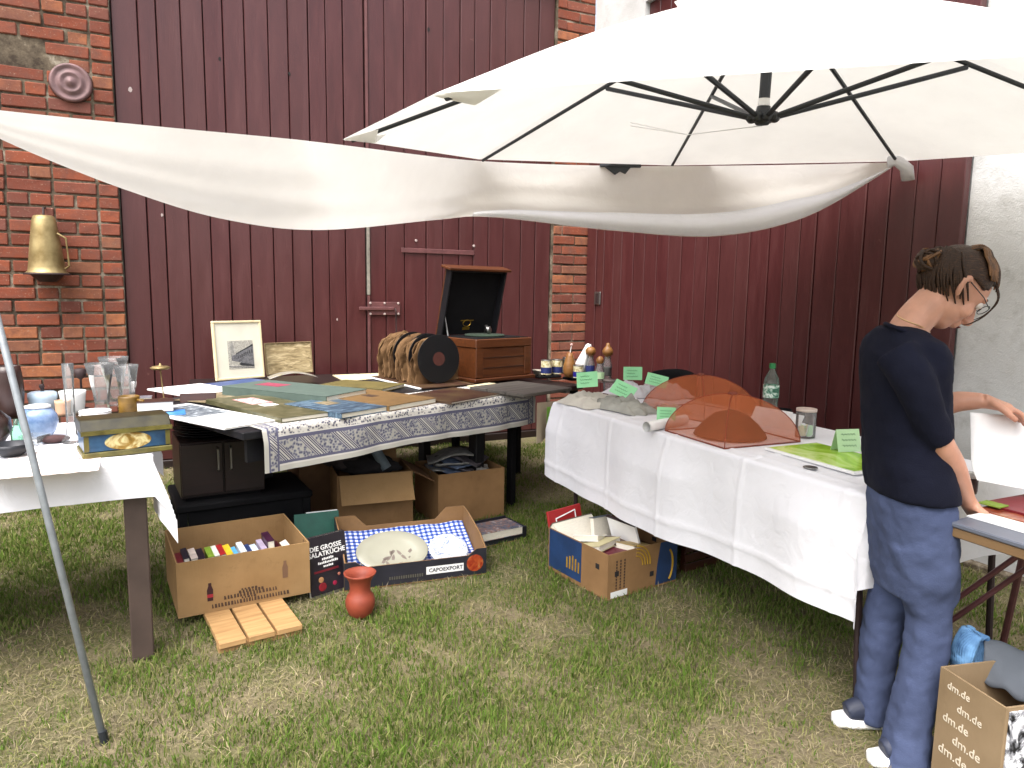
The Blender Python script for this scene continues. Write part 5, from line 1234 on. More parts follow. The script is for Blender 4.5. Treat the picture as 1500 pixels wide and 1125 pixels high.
# produce crate with plates
A = at(505, 868, 0); B = at(712, 842, 0); x_ = B - A; cw_ = x_.length; x_.normalize(); cy_ = Vector((-x_.y, x_.x, 0)); crz = math.atan2(x_.y, x_.x)
cd_, chf, chb = .40, .105, .20
cr = thing('fruit_crate', 'black printed fruit crate holding plates on a blue check cloth', 'crate', Vector((A.x, A.y, .004)), crz)
blk = M('crate_print', (.016, .016, .024), .45, .3)
obj('bottom', MB().box(0, cw_, 0, cd_, 0, .006), MAT['card'], cr)
def wallp(name, poly, y0, y1, outer_first=True):
    o = obj(name, MB().prism(poly, y0 + .002, y1), MAT['card'], cr); obj('printed_face', MB().prism(poly, y0, y0 + .0018) if outer_first else MB().prism(poly, y1 + .0002, y1 + .002), blk, o); return o
pf = [(0, .0065), (cw_, .0065), (cw_, chb * .82), (cw_ - .05, chb * .82), (cw_ - .12, chf), (.12, chf), (.05, chb * .82), (0, chb * .82)]
fw_ = wallp('front', [(0, .0065), (cw_, .0065), (cw_, chf + .03), (cw_ - .05, chf + .03), (cw_ - .09, chf), (.09, chf), (.05, chf + .03), (0, chf + .03)], -.002, .005)
wallp('back', [(0, .0065), (cw_, .0065), (cw_, chb + .03), (cw_ - .10, chb + .03), (cw_ - .16, chb - .03), (.16, chb - .03), (.10, chb + .03), (0, chb + .03)], cd_ - .007, cd_ - .001, False)
for x0 in (0, cw_ - .006):
    mb = MB(); mb.x = Matrix.Rotation(PI / 2, 4, 'Z'); mb.prism([(.0055, .0065), (cd_ - .0075, .0065), (cd_ - .0075, chb + .03), (cd_ - .1, chb + .02), (.1, chb - .02), (.0055, chf + .03)], -x0 - .006, -x0)
    o = obj('side', mb, MAT['card'], cr)
    mb = MB(); mb.x = Matrix.Rotation(PI / 2, 4, 'Z'); xo = -.002 if x0 == 0 else cw_ + .0005
    mb.prism([(.0055, .0065), (cd_ - .0075, .0065), (cd_ - .0075, chb + .03), (cd_ - .1, chb + .02), (.1, chb - .02), (.0055, chf + .03)], -xo - .0015, -xo); obj('printed_face', mb, blk, o)
lblp = obj('name_plate', MB().box(cw_ * .56, cw_ * .83, -.0035, -.0022, .035, .072), MAT['whitepaper'], fw_, bevel=.0)
text_mesh('CAPOEXPORT', .026, M('plate_ink', '#14182a', .6), 'name_lettering', lblp, Matrix.Translation((cw_ * .70, -.0041, .053)) @ Matrix.Rotation(PI / 2, 4, 'X'), .0005)
obj('fruit_picture', MB().lathe([(.0005, .0012), (.03, .0012), (.042, .0002), (.042, 0)], 24), print_mat('apple', [(.35, '#8f2416'), (.55, '#b5542c'), (.7, '#a88a54')], 20), fw_, loc=(cw_ * .915, -.0022, .065), rot=(PI / 2, 0, 0))
mb = MB(); xx = cw_ * .30
while xx < cw_ * .53: mb.box(xx, xx + .007, -.003, -.0022, .03, .045); xx += .011
o = obj('type_row', mb, MAT['silver'], fw_); o['kind'] = 'stuff'
mb = MB(); mb.grid(lambda u, v: (.012 + (cw_ - .024) * u, .012 + (cd_ - .026) * v, .035 + .115 * v ** 1.5 + .010 * noise.noise(Vector((u * 7, v * 5, 4)))), 40, 30, uvfn=lambda u, v: (u * .95, v * .62))
obj('check_cloth', mb, MAT['gingham'], smooth=True, loc=cr.location, rot=(0, 0, crz), label='blue and white checked cloth lining the fruit crate', cat='cloth')
plm = print_mat('floral_plate', [(.42, '#8a7a70'), (.5, '#c9c1ae'), (.56, '#d8d6c4')], 28, r=.2)
def plate(name, label, u, v, rx, ry, tilt, mat, z, flowers=False):
    t = thing(name, label, 'plate', cr.location + x_ * (cw_ * u) + cy_ * (cd_ * v) + Vector((0, 0, z)), rot=(tilt, 0, crz))
    m = MB(); m.lathe([(.001, .004), (.55, .004), (.66, .010), (.98, .022), (1., .024), (.985, .027), (.66, .015), (.55, .008), (.001, .008)], 40); m.v = [(a * rx, b_ * ry, c_) for a, b_, c_ in m.v]
    obj('dish', m, mat, t, smooth=True)
    if flowers:
        for k in range(12):
            a_ = random.uniform(0, 6.28); q = random.uniform(.1, .5)
            m = MB(); m.add([(.018 * math.cos(s) * (1 + .3 * math.cos(3 * s)), .008 * math.sin(s), 0) for s in np.linspace(0, 2 * PI, 9)[:-1]], [tuple(range(8))])
            obj('painted_leaf', m, M('leaf_grey', '#7d7168', .4), t, loc=(rx * q * math.cos(a_) + .02, ry * q * math.sin(a_) - .02, .0085), rot=(0, 0, a_ * 2))
    return t
plate('oval_platter', 'large oval cream platter with grey leaf decoration in the crate', .36, .36, .175, .125, .52, MAT['cream'] if False else M('cream_porcelain', '#aaa998', .2, .04, bmp=0), .10, True)
plate('round_plate', 'white round plate with blue dots in the crate', .765, .32, .098, .098, .50, print_mat('dotted_plate', [(.38, '#7f8fb4'), (.44, '#b4bac4'), (.6, '#c0c6ce')], 60, r=.2), .085)
vz = at(528, 903, 0)
obj('clay_vase', MB().lathe([(.001, 0), (.032, 0), (.05, .02), (.0605, .05), (.062, .075), (.054, .098), (.045, .108), (.043, .13), (.046, .158), (.056, .178), (.066, .19), (.068, .196), (.062, .196), (.042, .168), (.038, .13), (.001, .12)], 36), MAT['terracotta'], smooth=True, loc=vz, label='red terracotta vase with a flared neck standing on the grass', cat='vase')
# open box behind with a hanging flap
A = at(490, 800, 0); x2 = Vector((.93, .36, 0)).normalized(); h2 = .36
ob, of, obk, ol, orr = carton('flap_box', 'brown cardboard box with an open front flap behind the crate', A + Vector((.0, .08, 0)), x2, .42, .34, h2, MAT['card'])
mb = MB(); mb.x = Matrix.Translation((0, -.001, h2)) @ Matrix.Rotation(.95, 4, 'X'); mb.box(.01, .41, -.17, -.001, -.005, 0); obj('front_flap', mb, MAT['cardl'], ob)
mb = MB(); mb.x = Matrix.Translation((.42, 0, h2)) @ Matrix.Rotation(.5, 4, 'Y'); mb.box(.001, .15, .01, .33, -.005, 0); obj('side_flap', mb, MAT['cardd'], ob)
mb = MB(); mb.x = Matrix.Translation((0, .34, h2)) @ Matrix.Rotation(1.2, 4, 'X'); mb.box(.2, .40, .001, .16, -.005, 0); obj('back_flap', mb, MAT['card'], ob)
def blob(name, label, cat, p, r, mat, seed, amp=.35):
    m = MB(); m.ball((0, 0, 0), 1., 24, 14); m.v = [tuple(Vector(v) * (1 + amp * noise.noise(Vector(v) * 1.9 + Vector((seed, 0, 0))) + .12 * noise.noise(Vector(v) * 5 + Vector((0, seed, 0))))) for v in m.v]
    m.v = [(a * r[0], b_ * r[1], c_ * r[2]) for a, b_, c_ in m.v]
    return obj(name, m, mat, smooth=True, loc=p, label=label, cat=cat)
p0 = ob.location + x2 * .2 + Vector((-.05, .18, h2))
blob('felt_hat', 'crumpled dark grey felt hat on top of the flap box', 'hat', p0 + Vector((-.16, .06, .03)), (.15, .12, .06), M('felt_grey', '#3a3130', .95, .3), 3.)
blob('dark_bundle', 'dark folded bundle of cloth in the flap box', 'bundle', p0 + Vector((-.02, .02, .0)), (.17, .12, .07), M('dark_cloth', '#1d191a', .95, .3), 8.)
mb = MB(); mb.tube([(0, 0, 0), (-.10, .02, .16)], .03, 12); obj('rolled_paper', mb, M('roll_blue', '#6f7c84', .8, .3), loc=p0 + Vector((.10, -.06, .0)), label='rolled grey-blue magazine sticking out of the flap box', cat='magazine roll')
# brown panel box on the left behind, and the box with papers on the right
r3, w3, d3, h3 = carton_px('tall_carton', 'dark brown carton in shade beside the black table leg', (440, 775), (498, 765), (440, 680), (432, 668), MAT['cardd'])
r4, w4, d4, h4 = carton_px('paper_carton', 'brown cardboard box heaped with newspapers under the black table', (642, 772), (738, 757), (640, 697), (615, 676), MAT['card'])
b4 = r4[0]
for i in range(7):
    mt = [M('news_grey', '#8b8a86', .8, .3, 30), M('news_blue', '#5d6b84', .8, .4, 20), M('news_dark', '#4c474c', .8, .4, 25)][i % 3]
    obj('newspaper', MB().grid(lambda u, v: (-.14 + .28 * u, -.1 + .2 * v, .015 * math.sin(5 * u + i) + .01 * noise.noise(Vector((u * 4, v * 4, i)))), 10, 8), mt, smooth=True, solid=.008, loc=b4.matrix_basis @ Vector((w4 * (.35 + .1 * (i % 3)), d4 * .5, h4 - .03 + .017 * i)), rot=(.1 * math.sin(i), .15 * math.cos(2 * i), .3 + i * .5), label='folded newspaper heaped in the brown box under the table', cat='newspaper', group='newspapers heaped in a box')
sv = MAT['silver']
for i in range(4): obj('cutlery_roll', MB().tube([(0, 0, 0), (.05, .02, .01), (.09, .0, .005)], [.012, .016, .010], 8), M('crumpled_foil', '#8e8a84', .5, .3, 40), smooth=True, loc=b4.matrix_basis @ Vector((w4 * (.62 + .08 * i), .05 + .02 * i, h4 - .008)), rot=(0, .3, i), label='crumpled silvery wrapping at the edge of the newspaper box', cat='wrapping', group='silvery wrappings on the newspaper box')
# shallow crate with a game box
A = at(697, 806, 0); B = at(771, 790, 0); xg = (B - A); wg = xg.length; xg.normalize()
sc2 = thing('shallow_crate', 'shallow black crate with a grey picture box beside the fruit crate', 'crate', Vector((A.x, A.y, .004)), math.atan2(xg.y, xg.x))
obj('bottom', MB().box(0, wg, 0, .22, 0, .005), MAT['card'], sc2)
obj('front', MB().box(0, wg, 0, .006, .0055, .075), blk, sc2); obj('back', MB().box(0, wg, .214, .22, .0055, .075), blk, sc2)
for x0 in (0, wg - .006): obj('side', MB().box(x0, x0 + .006, .0065, .2135, .0055, .07), blk, sc2)
text_mesh('EXPORT NET', .02, MAT['whitepaper'], 'front_lettering', sc2, Matrix.Translation((wg * .5, -.0006, .05)) @ Matrix.Rotation(PI / 2, 4, 'X')) if False else None
mb = MB(); xx = wg * .1
while xx < wg * .75: mb.box(xx, xx + .009, -.0012, -.0004, .042, .056); xx += .0135
o = obj('type_row', mb, MAT['silver'], sc2); o['kind'] = 'stuff'
slab('picture_box', 'flat box with a busy grey and blue picture in the shallow crate', 'box', 733, 789, .04, wg - .03, .17, .045, print_mat('game_print', [(.3, '#20242c'), (.45, '#5b6b80'), (.55, '#8a5a44'), (.65, '#aab4bc')], 22, r=.3), math.atan2(xg.y, xg.x))

# banana carton
A = at(889, 882, 0); B = at(990, 852, 0); Cc = at(812, 832, 0); xb = B - A; wb_ = xb.length; xb.normalize(); yb = Vector((-xb.y, xb.x, 0)); db = (Cc - A).dot(yb); hb = atd(884, 815, A.y).z
bb, bf, bbk, bl, br_ = carton('banana_carton', 'printed banana carton with blue ends packed with books', A, xb, wb_, db, hb, MAT['card'])
navy = M('carton_blue', '#1b3a66', .6, .25, 12); yel = M('carton_yellow', '#b08a1e', .6, .25, 12)
obj('blue_panel', MB().prism([(wb_ * .68, .01), (wb_ - .001, .01), (wb_ - .001, hb - .001), (wb_ * .74, hb - .001), (wb_ * .70, hb * .5)], -.0012, -.0003), navy, bf)
for k in range(4):
    obj('banana_print', MB().tube([(wb_ * .38 + (.045 + .016 * k) * math.cos(a), -.001, hb * .62 + (.045 + .016 * k) * math.sin(a)) for a in np.linspace(-.1, 1.5, 9)], (.0035), 5), yel, bf)
obj('letter_ring', MB().tube([(wb_ * .86 + .03 * math.cos(a) , -.0016, hb * .45 + .075 * math.sin(a)) for a in np.linspace(-1.3, 1.3, 10)], .006, 5), yel, bf)
obj('blue_panel', (lambda m: m)(MB().box(-.0012, -.0003, db * .42, db - .008, .02, hb - .002)), navy, bl)
for k in range(5): obj('yellow_stripe', MB().box(-.0022, -.0014, db * .45 + k * .022, db * .45 + k * .022 + .010, .06, hb * .62 - .01 * abs(k - 2)), yel, bl)
for (x0, z0_) in ((.62, .34), (.12, .55)):
    obj('hand_hole', MB().box(wb_ * x0 - .012, wb_ * x0 + .012, -.0022, -.0014, hb * z0_ - .012, hb * z0_ + .012), MAT['dark'], bf)
obj('hand_hole', MB().box(-.002, -.0004, db * .16 - .012, db * .16 + .012, hb * .6, hb * .6 + .024), MAT['dark'], bl)
for k in range(2): obj('hand_hole', MB().box(wb_ - .0075, wb_ - .0065, db * (.3 + .4 * k), db * (.3 + .4 * k) + .03, hb * .72, hb * .72 + .022), MAT['dark'], br_)
obj('shipping_label', MB().box(.02, .12, -.0012, -.0003, .006, .035), MAT['whitepaper'], bf)
for col in (.06, .09, .12):
    mb = MB(); zz_ = hb * .2
    while zz_ < hb * .85: mb.box(wb_ * .0 + col * .8, wb_ * 0 + col * .8 + .008, -.0012, -.0004, zz_, zz_ + .01); zz_ += .014
    o = obj('type_column', mb, MAT['ink'], bf); o['kind'] = 'stuff'
def bb_(u, v, z): return bb.location + xb * (wb_ * u) + yb * (db * v) + Vector((0, 0, z))
bz = math.atan2(xb.y, xb.x)
def inbox(name, label, u, v, z, w, d, h, mat, rot, cat='book', pages=None):
    t = thing(name, label, cat, bb_(u, v, z), rot=(rot[0], rot[1], bz + rot[2]))
    obj('cover', MB().box(0, w, 0, d, h - .003, h), mat, t); obj('cover', MB().box(0, w, 0, d, 0, .003), mat, t); obj('page_block', MB().box(.004, w - .004, .004, d - .004, .0033, h - .0033), pages or MAT['paper'], t); return t
rf = thing('red_case', 'red binder standing upright in the banana carton', 'binder', bb_(.03, .92, .06), rot=(-.25, 0, bz + .15))
obj('panel', MB().box(0, .24, 0, .012, 0, hb + .02), MAT['red'], rf, bevel=.002)
obj('window_frame', MB().tube([(.05, -.002, .10), (.05, -.002, .19), (.19, -.002, .21), (.19, -.002, .12)], .004, 6), MAT['whitepaper'], rf)
inbox('grey_volume', 'grey-brown book leaning on the red binder', .05, .62, .13, .28, .05, .19, M('grey_brown', '#6d665a', .7, .2), (-.95, 0, .1))
inbox('cream_volume', 'cream book lying open-edged in the banana carton', .14, .28, .175, .21, .15, .03, M('cream_cover', '#c6bd92', .6, .1), (-.25, .05, .35))
inbox('photo_volume', 'white book with a brown photograph in the banana carton', .30, .50, .185, .20, .13, .03, MAT['whitepaper'], (-.15, .30, .5))
inbox('wine_volume', 'wine red book under the cream book', .10, .14, .15, .16, .14, .022, M('wine_cover', '#6d1f33', .5), (-.1, 0, .15))
inbox('thin_volume', 'thin dark book with a white fore-edge standing in the banana carton', .72, .25, .11, .018, .20, .17, M('dark_vol', '#3a2c2c', .5), (.0, -.35, .05), pages=MAT['whitepaper'])
inbox('buff_volume', 'buff coloured book in the near corner of the banana carton', .45, .10, .165, .16, .12, .04, M('buff_cover', '#b39a63', .6), (-.1, .2, .1))
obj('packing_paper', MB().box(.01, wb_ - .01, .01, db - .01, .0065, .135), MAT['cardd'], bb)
inbox('blue_volume', 'blue-grey book standing at the back of the banana carton', .45, .72, .13, .16, .03, .13, M('blue_grey_cover', '#5d6b78', .5, .2), (-.2, .1, .2))
inbox('brown_volume', 'brown book lying flat in the middle of the banana carton', .42, .36, .14, .17, .14, .035, M('brown_cover', '#5f4028', .5, .2), (.0, .12, -.3))
wc = at(1003, 842, 0)
cz = thing('wooden_crate', 'small red-brown wooden crate under the right table', 'crate', wc, bz)
for k in range(3): obj('slat', MB().box(0, .26, 0, .012, .01 + .05 * k, .05 + .05 * k), MAT['redwood'], cz, bevel=.002)
for k in range(3): obj('slat', MB().box(.245, .257, .0125, .26, .01 + .05 * k, .05 + .05 * k), MAT['redwood'], cz, bevel=.002)
for q in ((0, .013), (.225, .013), (.225, .235)): obj('corner_post', MB().box(q[0], q[0] + .02, q[1], q[1] + .02, 0, .165), MAT['redwood'], cz)

# ================================================================== the woman
YW = 2.07
def wp(px, py, dy=0.): return atd(px, py, YW + dy)
SC = YW / F                                        # metres per pixel there
def ringloft(m, rings, n=28):                      # (px left, px right, py, dy, half depth) horizontal rings, lofted
    vs = []
    for pl, pr, py, dy, hy in rings:
        c_ = wp((pl + pr) / 2, py, dy); a = (pr - pl) / 2 * (YW + dy) / F
        for k in range(n):
            q = 2 * PI * k / n; cs, sn = math.cos(q), math.sin(q)
            e = .88; vs.append((c_.x + a * math.copysign(abs(cs) ** e, cs), c_.y + hy * math.copysign(abs(sn) ** e, sn), c_.z))
    fs = [(i * n + k, i * n + (k + 1) % n, (i + 1) * n + (k + 1) % n, (i + 1) * n + k) for i in range(len(rings) - 1) for k in range(n)]
    fs += [tuple(range(n - 1, -1, -1)), tuple((len(rings) - 1) * n + k for k in range(n))]
    m.add(vs, fs)
def dense(pts, rad, k=6):
    P = [Vector(p) for p in pts]; R_ = [Vector((r, r, 0)) if not hasattr(r, '__len__') else Vector((r[0], r[1], 0)) for r in rad]
    n = (len(P) - 1) * k; return [crom(P, i / n) for i in range(n + 1)], [tuple(crom(R_, i / n)[:2]) for i in range(n + 1)]
def limb(m, pts, rad, n=16, k=6):
    p, r = dense(pts, rad, k); m.tube(p, r, n)
def fuse(o, voxel, smooth=6, disp=0., dscale=.1):
    d = o.modifiers.new('remesh', 'REMESH'); d.mode = 'VOXEL'; d.voxel_size = voxel; d.use_smooth_shade = True
    d = o.modifiers.new('smooth', 'SMOOTH'); d.factor = .5; d.iterations = smooth
    if disp:
        t = bpy.data.textures.new(o.name + '_folds', 'CLOUDS'); t.noise_scale = dscale; t.noise_depth = 2
        d = o.modifiers.new('folds', 'DISPLACE'); d.texture = t; d.strength = disp; d.mid_level = .5; d.texture_coords = 'LOCAL'
    return o
wo_ = thing('person', 'person in a navy top and blue trousers leafing through large prints', 'person', Vector((1.19, 2.05, 0)))
IO = Matrix.Translation(-wo_.location)
def mbw(): m = MB(); m.x = IO.copy(); return m
# head frame: bent down to the right
hc = wp(1396, 424); hf = Vector((.70, -.06, -.71)).normalized(); hu = Vector((.71, .0, .70)); hl = hu.cross(hf).normalized(); hu = hf.cross(hl).normalized()
def hp(f, l, u): return hc + hf * f + hl * l + hu * u
m = mbw()
m.ball(hp(-.008, 0, .022), (.092, .073, .088), 28, 18, ax=(hf, hl, hu))         # cranium
m.ball(hp(.022, 0, -.035), (.058, .056, .070), 24, 16, ax=(hf, hl, hu))         # face
m.ball(hp(.040, 0, -.082), (.030, .036, .026), 18, 12, ax=(hf, hl, hu))         # chin
limb(m, [hp(.074, 0, .012), hp(.094, 0, -.018), hp(.101, 0, -.030), hp(.085, 0, -.038)], [(.010, .009), (.011, .011), (.013, .013), (.012, .012)], 10, 3)
for sg in (-1, 1): m.ball(hp(.094, sg * .011, -.035), (.009, .008, .007), 8, 6, ax=(hf, hl, hu))
m.ball(hp(.079, 0, -.057), (.011, .021, .007), 12, 8, ax=(hf, hl, hu)); m.ball(hp(.076, 0, -.068), (.012, .018, .008), 12, 8, ax=(hf, hl, hu))
for sg in (-1, 1):
    m.ball(hp(.066, sg * .03, .024), (.016, .024, .008), 10, 6, ax=(hf, hl, hu))
    m.ball(hp(.050, sg * .040, -.03), (.024, .018, .026), 12, 8, ax=(hf, hl, hu))
    p, r = dense([hp(-.004, sg * .068, .012), hp(-.018, sg * .080, .020), hp(-.026, sg * .083, .004), hp(-.016, sg * .078, -.022), hp(-.004, sg * .070, -.034)], [.006, .008, .009, .008, .006], 4); m.tube(p, r, 8)
    m.ball(hp(-.012, sg * .072, -.004), (.014, .005, .022), 10, 8, ax=(hf, hl, hu))
limb(m, [wp(1318, 520, .0), wp(1322, 497, .0), wp(1338, 471, .0), wp(1362, 446, .0), hp(-.012, 0, -.03)], [(.03, .05), (.046, .062), (.050, .054), (.050, .052), (.05, .05)], 20)
# hidden core so that the body is one surface
limb(m, [wp(1315, 500), wp(1330, 560), wp(1330, 690)], [(.03, .05), (.06, .08), (.07, .09)], 18)
sh_r, el_r, wr_r = wp(1328, 522, -.15), wp(1377, 648, -.13), wp(1416, 732, -.05)
limb(m, [sh_r, wp(1352, 590, -.155), el_r, wp(1396, 684, -.10), wr_r], [.030, .034, (.034, .036), (.034, .032), (.022, .026)], 16)
sh_l, el_l, wr_l = wp(1332, 520, .15), wp(1372, 592, .17), wp(1440, 587, .10)
limb(m, [sh_l, wp(1350, 560, .17), el_l, wp(1405, 588, .14), wr_l], [.030, .034, (.034, .034), (.032, .032), (.022, .024)], 16)
def hand(m, w, pd, side, fingers, thumb):
    """w wrist, pd palm direction; fingers: list of chains of points"""
    limb(m, [w, w + pd * .035, w + pd * .075], [(.022, .024), (.032, .018), (.036, .014)], 14, 4)
    for ch, r0 in fingers: p, r = dense(ch, [r0 * 1.15, r0, r0 * .95, r0 * .8], 3); m.tube(p, r, 9)
    p, r = dense(thumb, [.013, .011, .010, .008], 3); m.tube(p, r, 9)
# near hand presses on the sheet at the table edge
pd = (wp(1436, 762, -.03) - wr_r).normalized(); lat = Vector((0, 1, 0)); lat = (lat - pd * lat.dot(pd)).normalized(); nrm = pd.cross(lat)
kn0 = wr_r + pd * .07; fg = []
for i, (o_, ln) in enumerate(((-.026, .065), (-.009, .075), (.009, .072), (.025, .058))):
    b0 = kn0 + lat * o_; d1 = (pd * .8 + Vector((.45, -.02, -.10))).normalized(); d2 = (pd * .35 + Vector((.75, 0, -.4))).normalized()
    fg.append(([b0 - pd * .02, b0 + d1 * ln * .35, b0 + d1 * ln * .45 + d2 * ln * .30, b0 + d1 * ln * .5 + d2 * ln * .55], .0088))
hand(m, wr_r, pd, 1, fg, [wr_r + pd * .02 - lat * .022, wr_r + pd * .045 - lat * .040 + Vector((.012, 0, 0)), wr_r + pd * .07 - lat * .042 + Vector((.022, 0, 0)), wr_r + pd * .088 - lat * .034 + Vector((.034, 0, -.004))])
# far hand lies over the top edge of the sheet
pd = (wp(1468, 595, .08) - wr_l).normalized(); lat = Vector((0, 1, 0)); lat = (lat - pd * lat.dot(pd)).normalized()
kn0 = wr_l + pd * .07; fg = []
for i, (o_, ln) in enumerate(((-.026, .068), (-.009, .078), (.009, .074), (.025, .06))):
    b0 = kn0 + lat * o_; d1 = (pd + Vector((0, 0, -.28))).normalized(); d2 = (pd * .45 + Vector((0, 0, -.85))).normalized()
    fg.append(([b0 - pd * .02, b0 + d1 * ln * .4, b0 + d1 * ln * .5 + d2 * ln * .28, b0 + d1 * ln * .52 + d2 * ln * .5], .0086))
hand(m, wr_l, pd, -1, fg, [wr_l + pd * .02 - lat * .02, wr_l + pd * .045 - lat * .04 + Vector((0, 0, -.01)), wr_l + pd * .065 - lat * .044 + Vector((0, 0, -.022)), wr_l + pd * .085 - lat * .04 + Vector((0, 0, -.032))])
# ankles continue below, feet in the shoes
limb(m, [wp(1335, 680, 0), wp(1345, 800, -.06), wp(1356, 905, -.08), wp(1340, 1010, -.09), wp(1324, 1095, -.094), wp(1324, 1108, -.094)], [.06, .05, .042, .036, .028, .028], 12, 4)
limb(m, [wp(1335, 680, 0), wp(1325, 800, .06), wp(1302, 900, .09), wp(1281, 1000, .10), wp(1275, 1038, .10), wp(1275, 1046, .10)], [.06, .05, .042, .034, .026, .026], 12, 4)
fuse(obj('body', m, MAT['skin'], wo_), .0042, 4)
# trousers
m = mbw()
ringloft(m, [(1286, 1378, 676, 0, .130), (1283, 1381, 705, 0, .142), (1281, 1385, 745, 0, .158), (1283, 1387, 790, 0, .160), (1285, 1388, 835, 0, .154), (1288, 1388, 862, 0, .14)])
ringloft(m, [(1300, 1387, 800, -.065, .076), (1315, 1389, 860, -.072, .072), (1331, 1391, 905, -.08, .064), (1325, 1388, 950, -.085, .060), (1315, 1376, 1000, -.09, .058), (1302, 1364, 1050, -.092, .060), (1292, 1360, 1098, -.094, .066), (1286, 1363, 1122, -.094, .072)])
ringloft(m, [(1281, 1372, 800, .07, .082), (1281, 1345, 860, .082, .076), (1268, 1325, 900, .095, .068), (1261, 1313, 950, .10, .063), (1257, 1305, 1000, .105, .06), (1253, 1297, 1040, .105, .062), (1252, 1296, 1052, .105, .062)])
fuse(obj('trousers', m, MAT['jeans'], wo_), .008, 5, .012, .045)
for k, pts in enumerate(([(1288, 752), (1335, 762), (1386, 754)], [(1312, 806), (1338, 824), (1372, 834)], [(1325, 850), (1345, 872), (1378, 892)])):
    pass
# top
m = mbw()
ringloft(m, [(1280, 1388, 722, 0, .166), (1277, 1386, 704, 0, .162), (1274, 1383, 672, 0, .150), (1273, 1380, 630, 0, .142), (1271, 1378, 585, 0, .146), (1271, 1377, 545, 0, .154), (1273, 1374, 518, 0, .162), (1281, 1364, 500, 0, .155), (1286, 1354, 492, 0, .125), (1290, 1346, 482, .0, .088), (1296, 1328, 477, 0, .062)])
limb(m, [sh_r + Vector((-.01, .04, .01)), wp(1340, 560, -.155), wp(1361, 612, -.15), wp(1375, 643, -.132)], [(.052, .060), (.051, .053), (.045, .046), (.042, .043)], 18)
limb(m, [sh_l + Vector((-.005, -.03, .005)), wp(1345, 550, .17), wp(1366, 580, .18), wp(1386, 590, .165)], [(.058, .066), (.052, .054), (.046, .048), (.043, .043)], 18)
fuse(obj('knit_top', m, MAT['navy'], wo_), .0085, 5, .010, .06)
nk = [wp(1327 + 30 * math.cos(q), 486 + 12 * math.cos(q), .078 * math.sin(q)) for q in np.linspace(0, 2 * PI, 33)]
m = mbw(); m.tube(nk, .006, 8, caps=False); obj('neckline', m, MAT['navy'], wo_, smooth=True)
ck2 = [wp(1338 + 24 * math.cos(q), 474 + 13 * math.cos(q) + 2 * math.sin(2 * q), .066 * math.sin(q) - .002) for q in np.linspace(0, 2 * PI, 41)]
m = mbw(); m.tube(ck2, .0019, 6, caps=False); obj('necklace', m, M('chain', '#c9a778', .3, .1, metal=.8, bmp=0), wo_)
# hair: cap, swept strands, bun, loose front strand
m = mbw()
hcap = hp(-.012, 0, .028)
vs = []; nn, kk = 48, 26; keep = []
for j in range(kk + 1):
    th = PI * j / kk
    for i in range(nn):
        q = 2 * PI * i / nn; v = Vector((math.sin(th) * math.cos(q), math.sin(th) * math.sin(q), math.cos(th)))
        rr = 1 + .02 * math.sin(16 * q + 5 * th) * math.sin(th)
        vs.append(hcap + hf * v.x * .096 * rr + hl * v.y * .078 * rr + hu * v.z * .092 * rr); keep.append(v)
def hk(v): return v.x < .50 + .28 * v.z + .1 * abs(v.y) - (.45 if v.z < -.1 and abs(v.y) > .55 else 0) and v.z > -.62 - .25 * (v.x < -.3)
fs = [(j * nn + i, (j + 1) * nn + i, (j + 1) * nn + (i + 1) % nn, j * nn + (i + 1) % nn) for j in range(kk) for i in range(nn) if all(hk(keep[a]) for a in (j * nn + i, (j + 1) * nn + i, (j + 1) * nn + (i + 1) % nn, j * nn + (i + 1) % nn))]
m.add(vs, fs); hairo = obj('hair', m, MAT['hair'], wo_, smooth=True, solid=.008)
bunc = wp(1362, 383, .0)
def strand(pts, r, mat, name='hair_strand'):
    mm = mbw(); p, rr = dense(pts, r, 5); mm.tube(p, rr, 6); obj(name, mm, mat, hairo, smooth=True)
random.seed(5)
mm = mbw()
for i in range(190):
    l_ = random.uniform(-1, .7); l0 = l_ * .076; fu = random.uniform(-.55, 1.)
    a_ = Vector((math.cos(fu) , 0, math.sin(fu)))
    st_ = Vector((.46 + random.uniform(-.3, .06), l_ * .9, .52 + random.uniform(-.32, .3))).normalized()
    def hs_(v, k=1.03): return hcap + hf * v.x * .104 * k + hl * v.y * .086 * k + hu * v.z * .099 * k
    en_ = Vector((-.55, l_ * .22, .78)).normalized(); mid_ = (st_ + en_ + Vector((0, l_ * .5, .25))).normalized()
    p, rr = dense([hs_(st_, 1.02), hs_((st_ * .6 + mid_ * .6).normalized()), hs_(mid_), hs_((mid_ + en_).normalized()), bunc + Vector((random.uniform(-.02, .02), l_ * .03, random.uniform(-.02, .01)))], [.002, .0035, .004, .0038, .003], 4); mm.tube(p, rr, 5, m=int(i % 5 < 3))
for i in range(110):                                # nape and sides swept up
    l_ = random.uniform(-1, 1); st_ = Vector((-.35 + random.uniform(-.5, .75), l_, -.45 - .3 * random.random())).normalized(); en_ = Vector((-.8, l_ * .3, .45)).normalized(); mid_ = (st_ + en_ + Vector((-.25, l_ * .6, 0))).normalized()
    p, rr = dense([hs_(st_, 1.0), hs_((st_ + mid_).normalized()), hs_(mid_), hs_((mid_ + en_).normalized()), bunc + Vector((random.uniform(-.02, .02), l_ * .03, -.015))], [.002, .0036, .004, .0038, .003], 4); mm.tube(p, rr, 5)
o = obj('swept_strands', mm, [MAT['hair'], MAT['hairlight']], hairo, smooth=True); o['kind'] = 'stuff'
mm = mbw()
mm.ball(bunc, (.038, .036, .03), 16, 12)
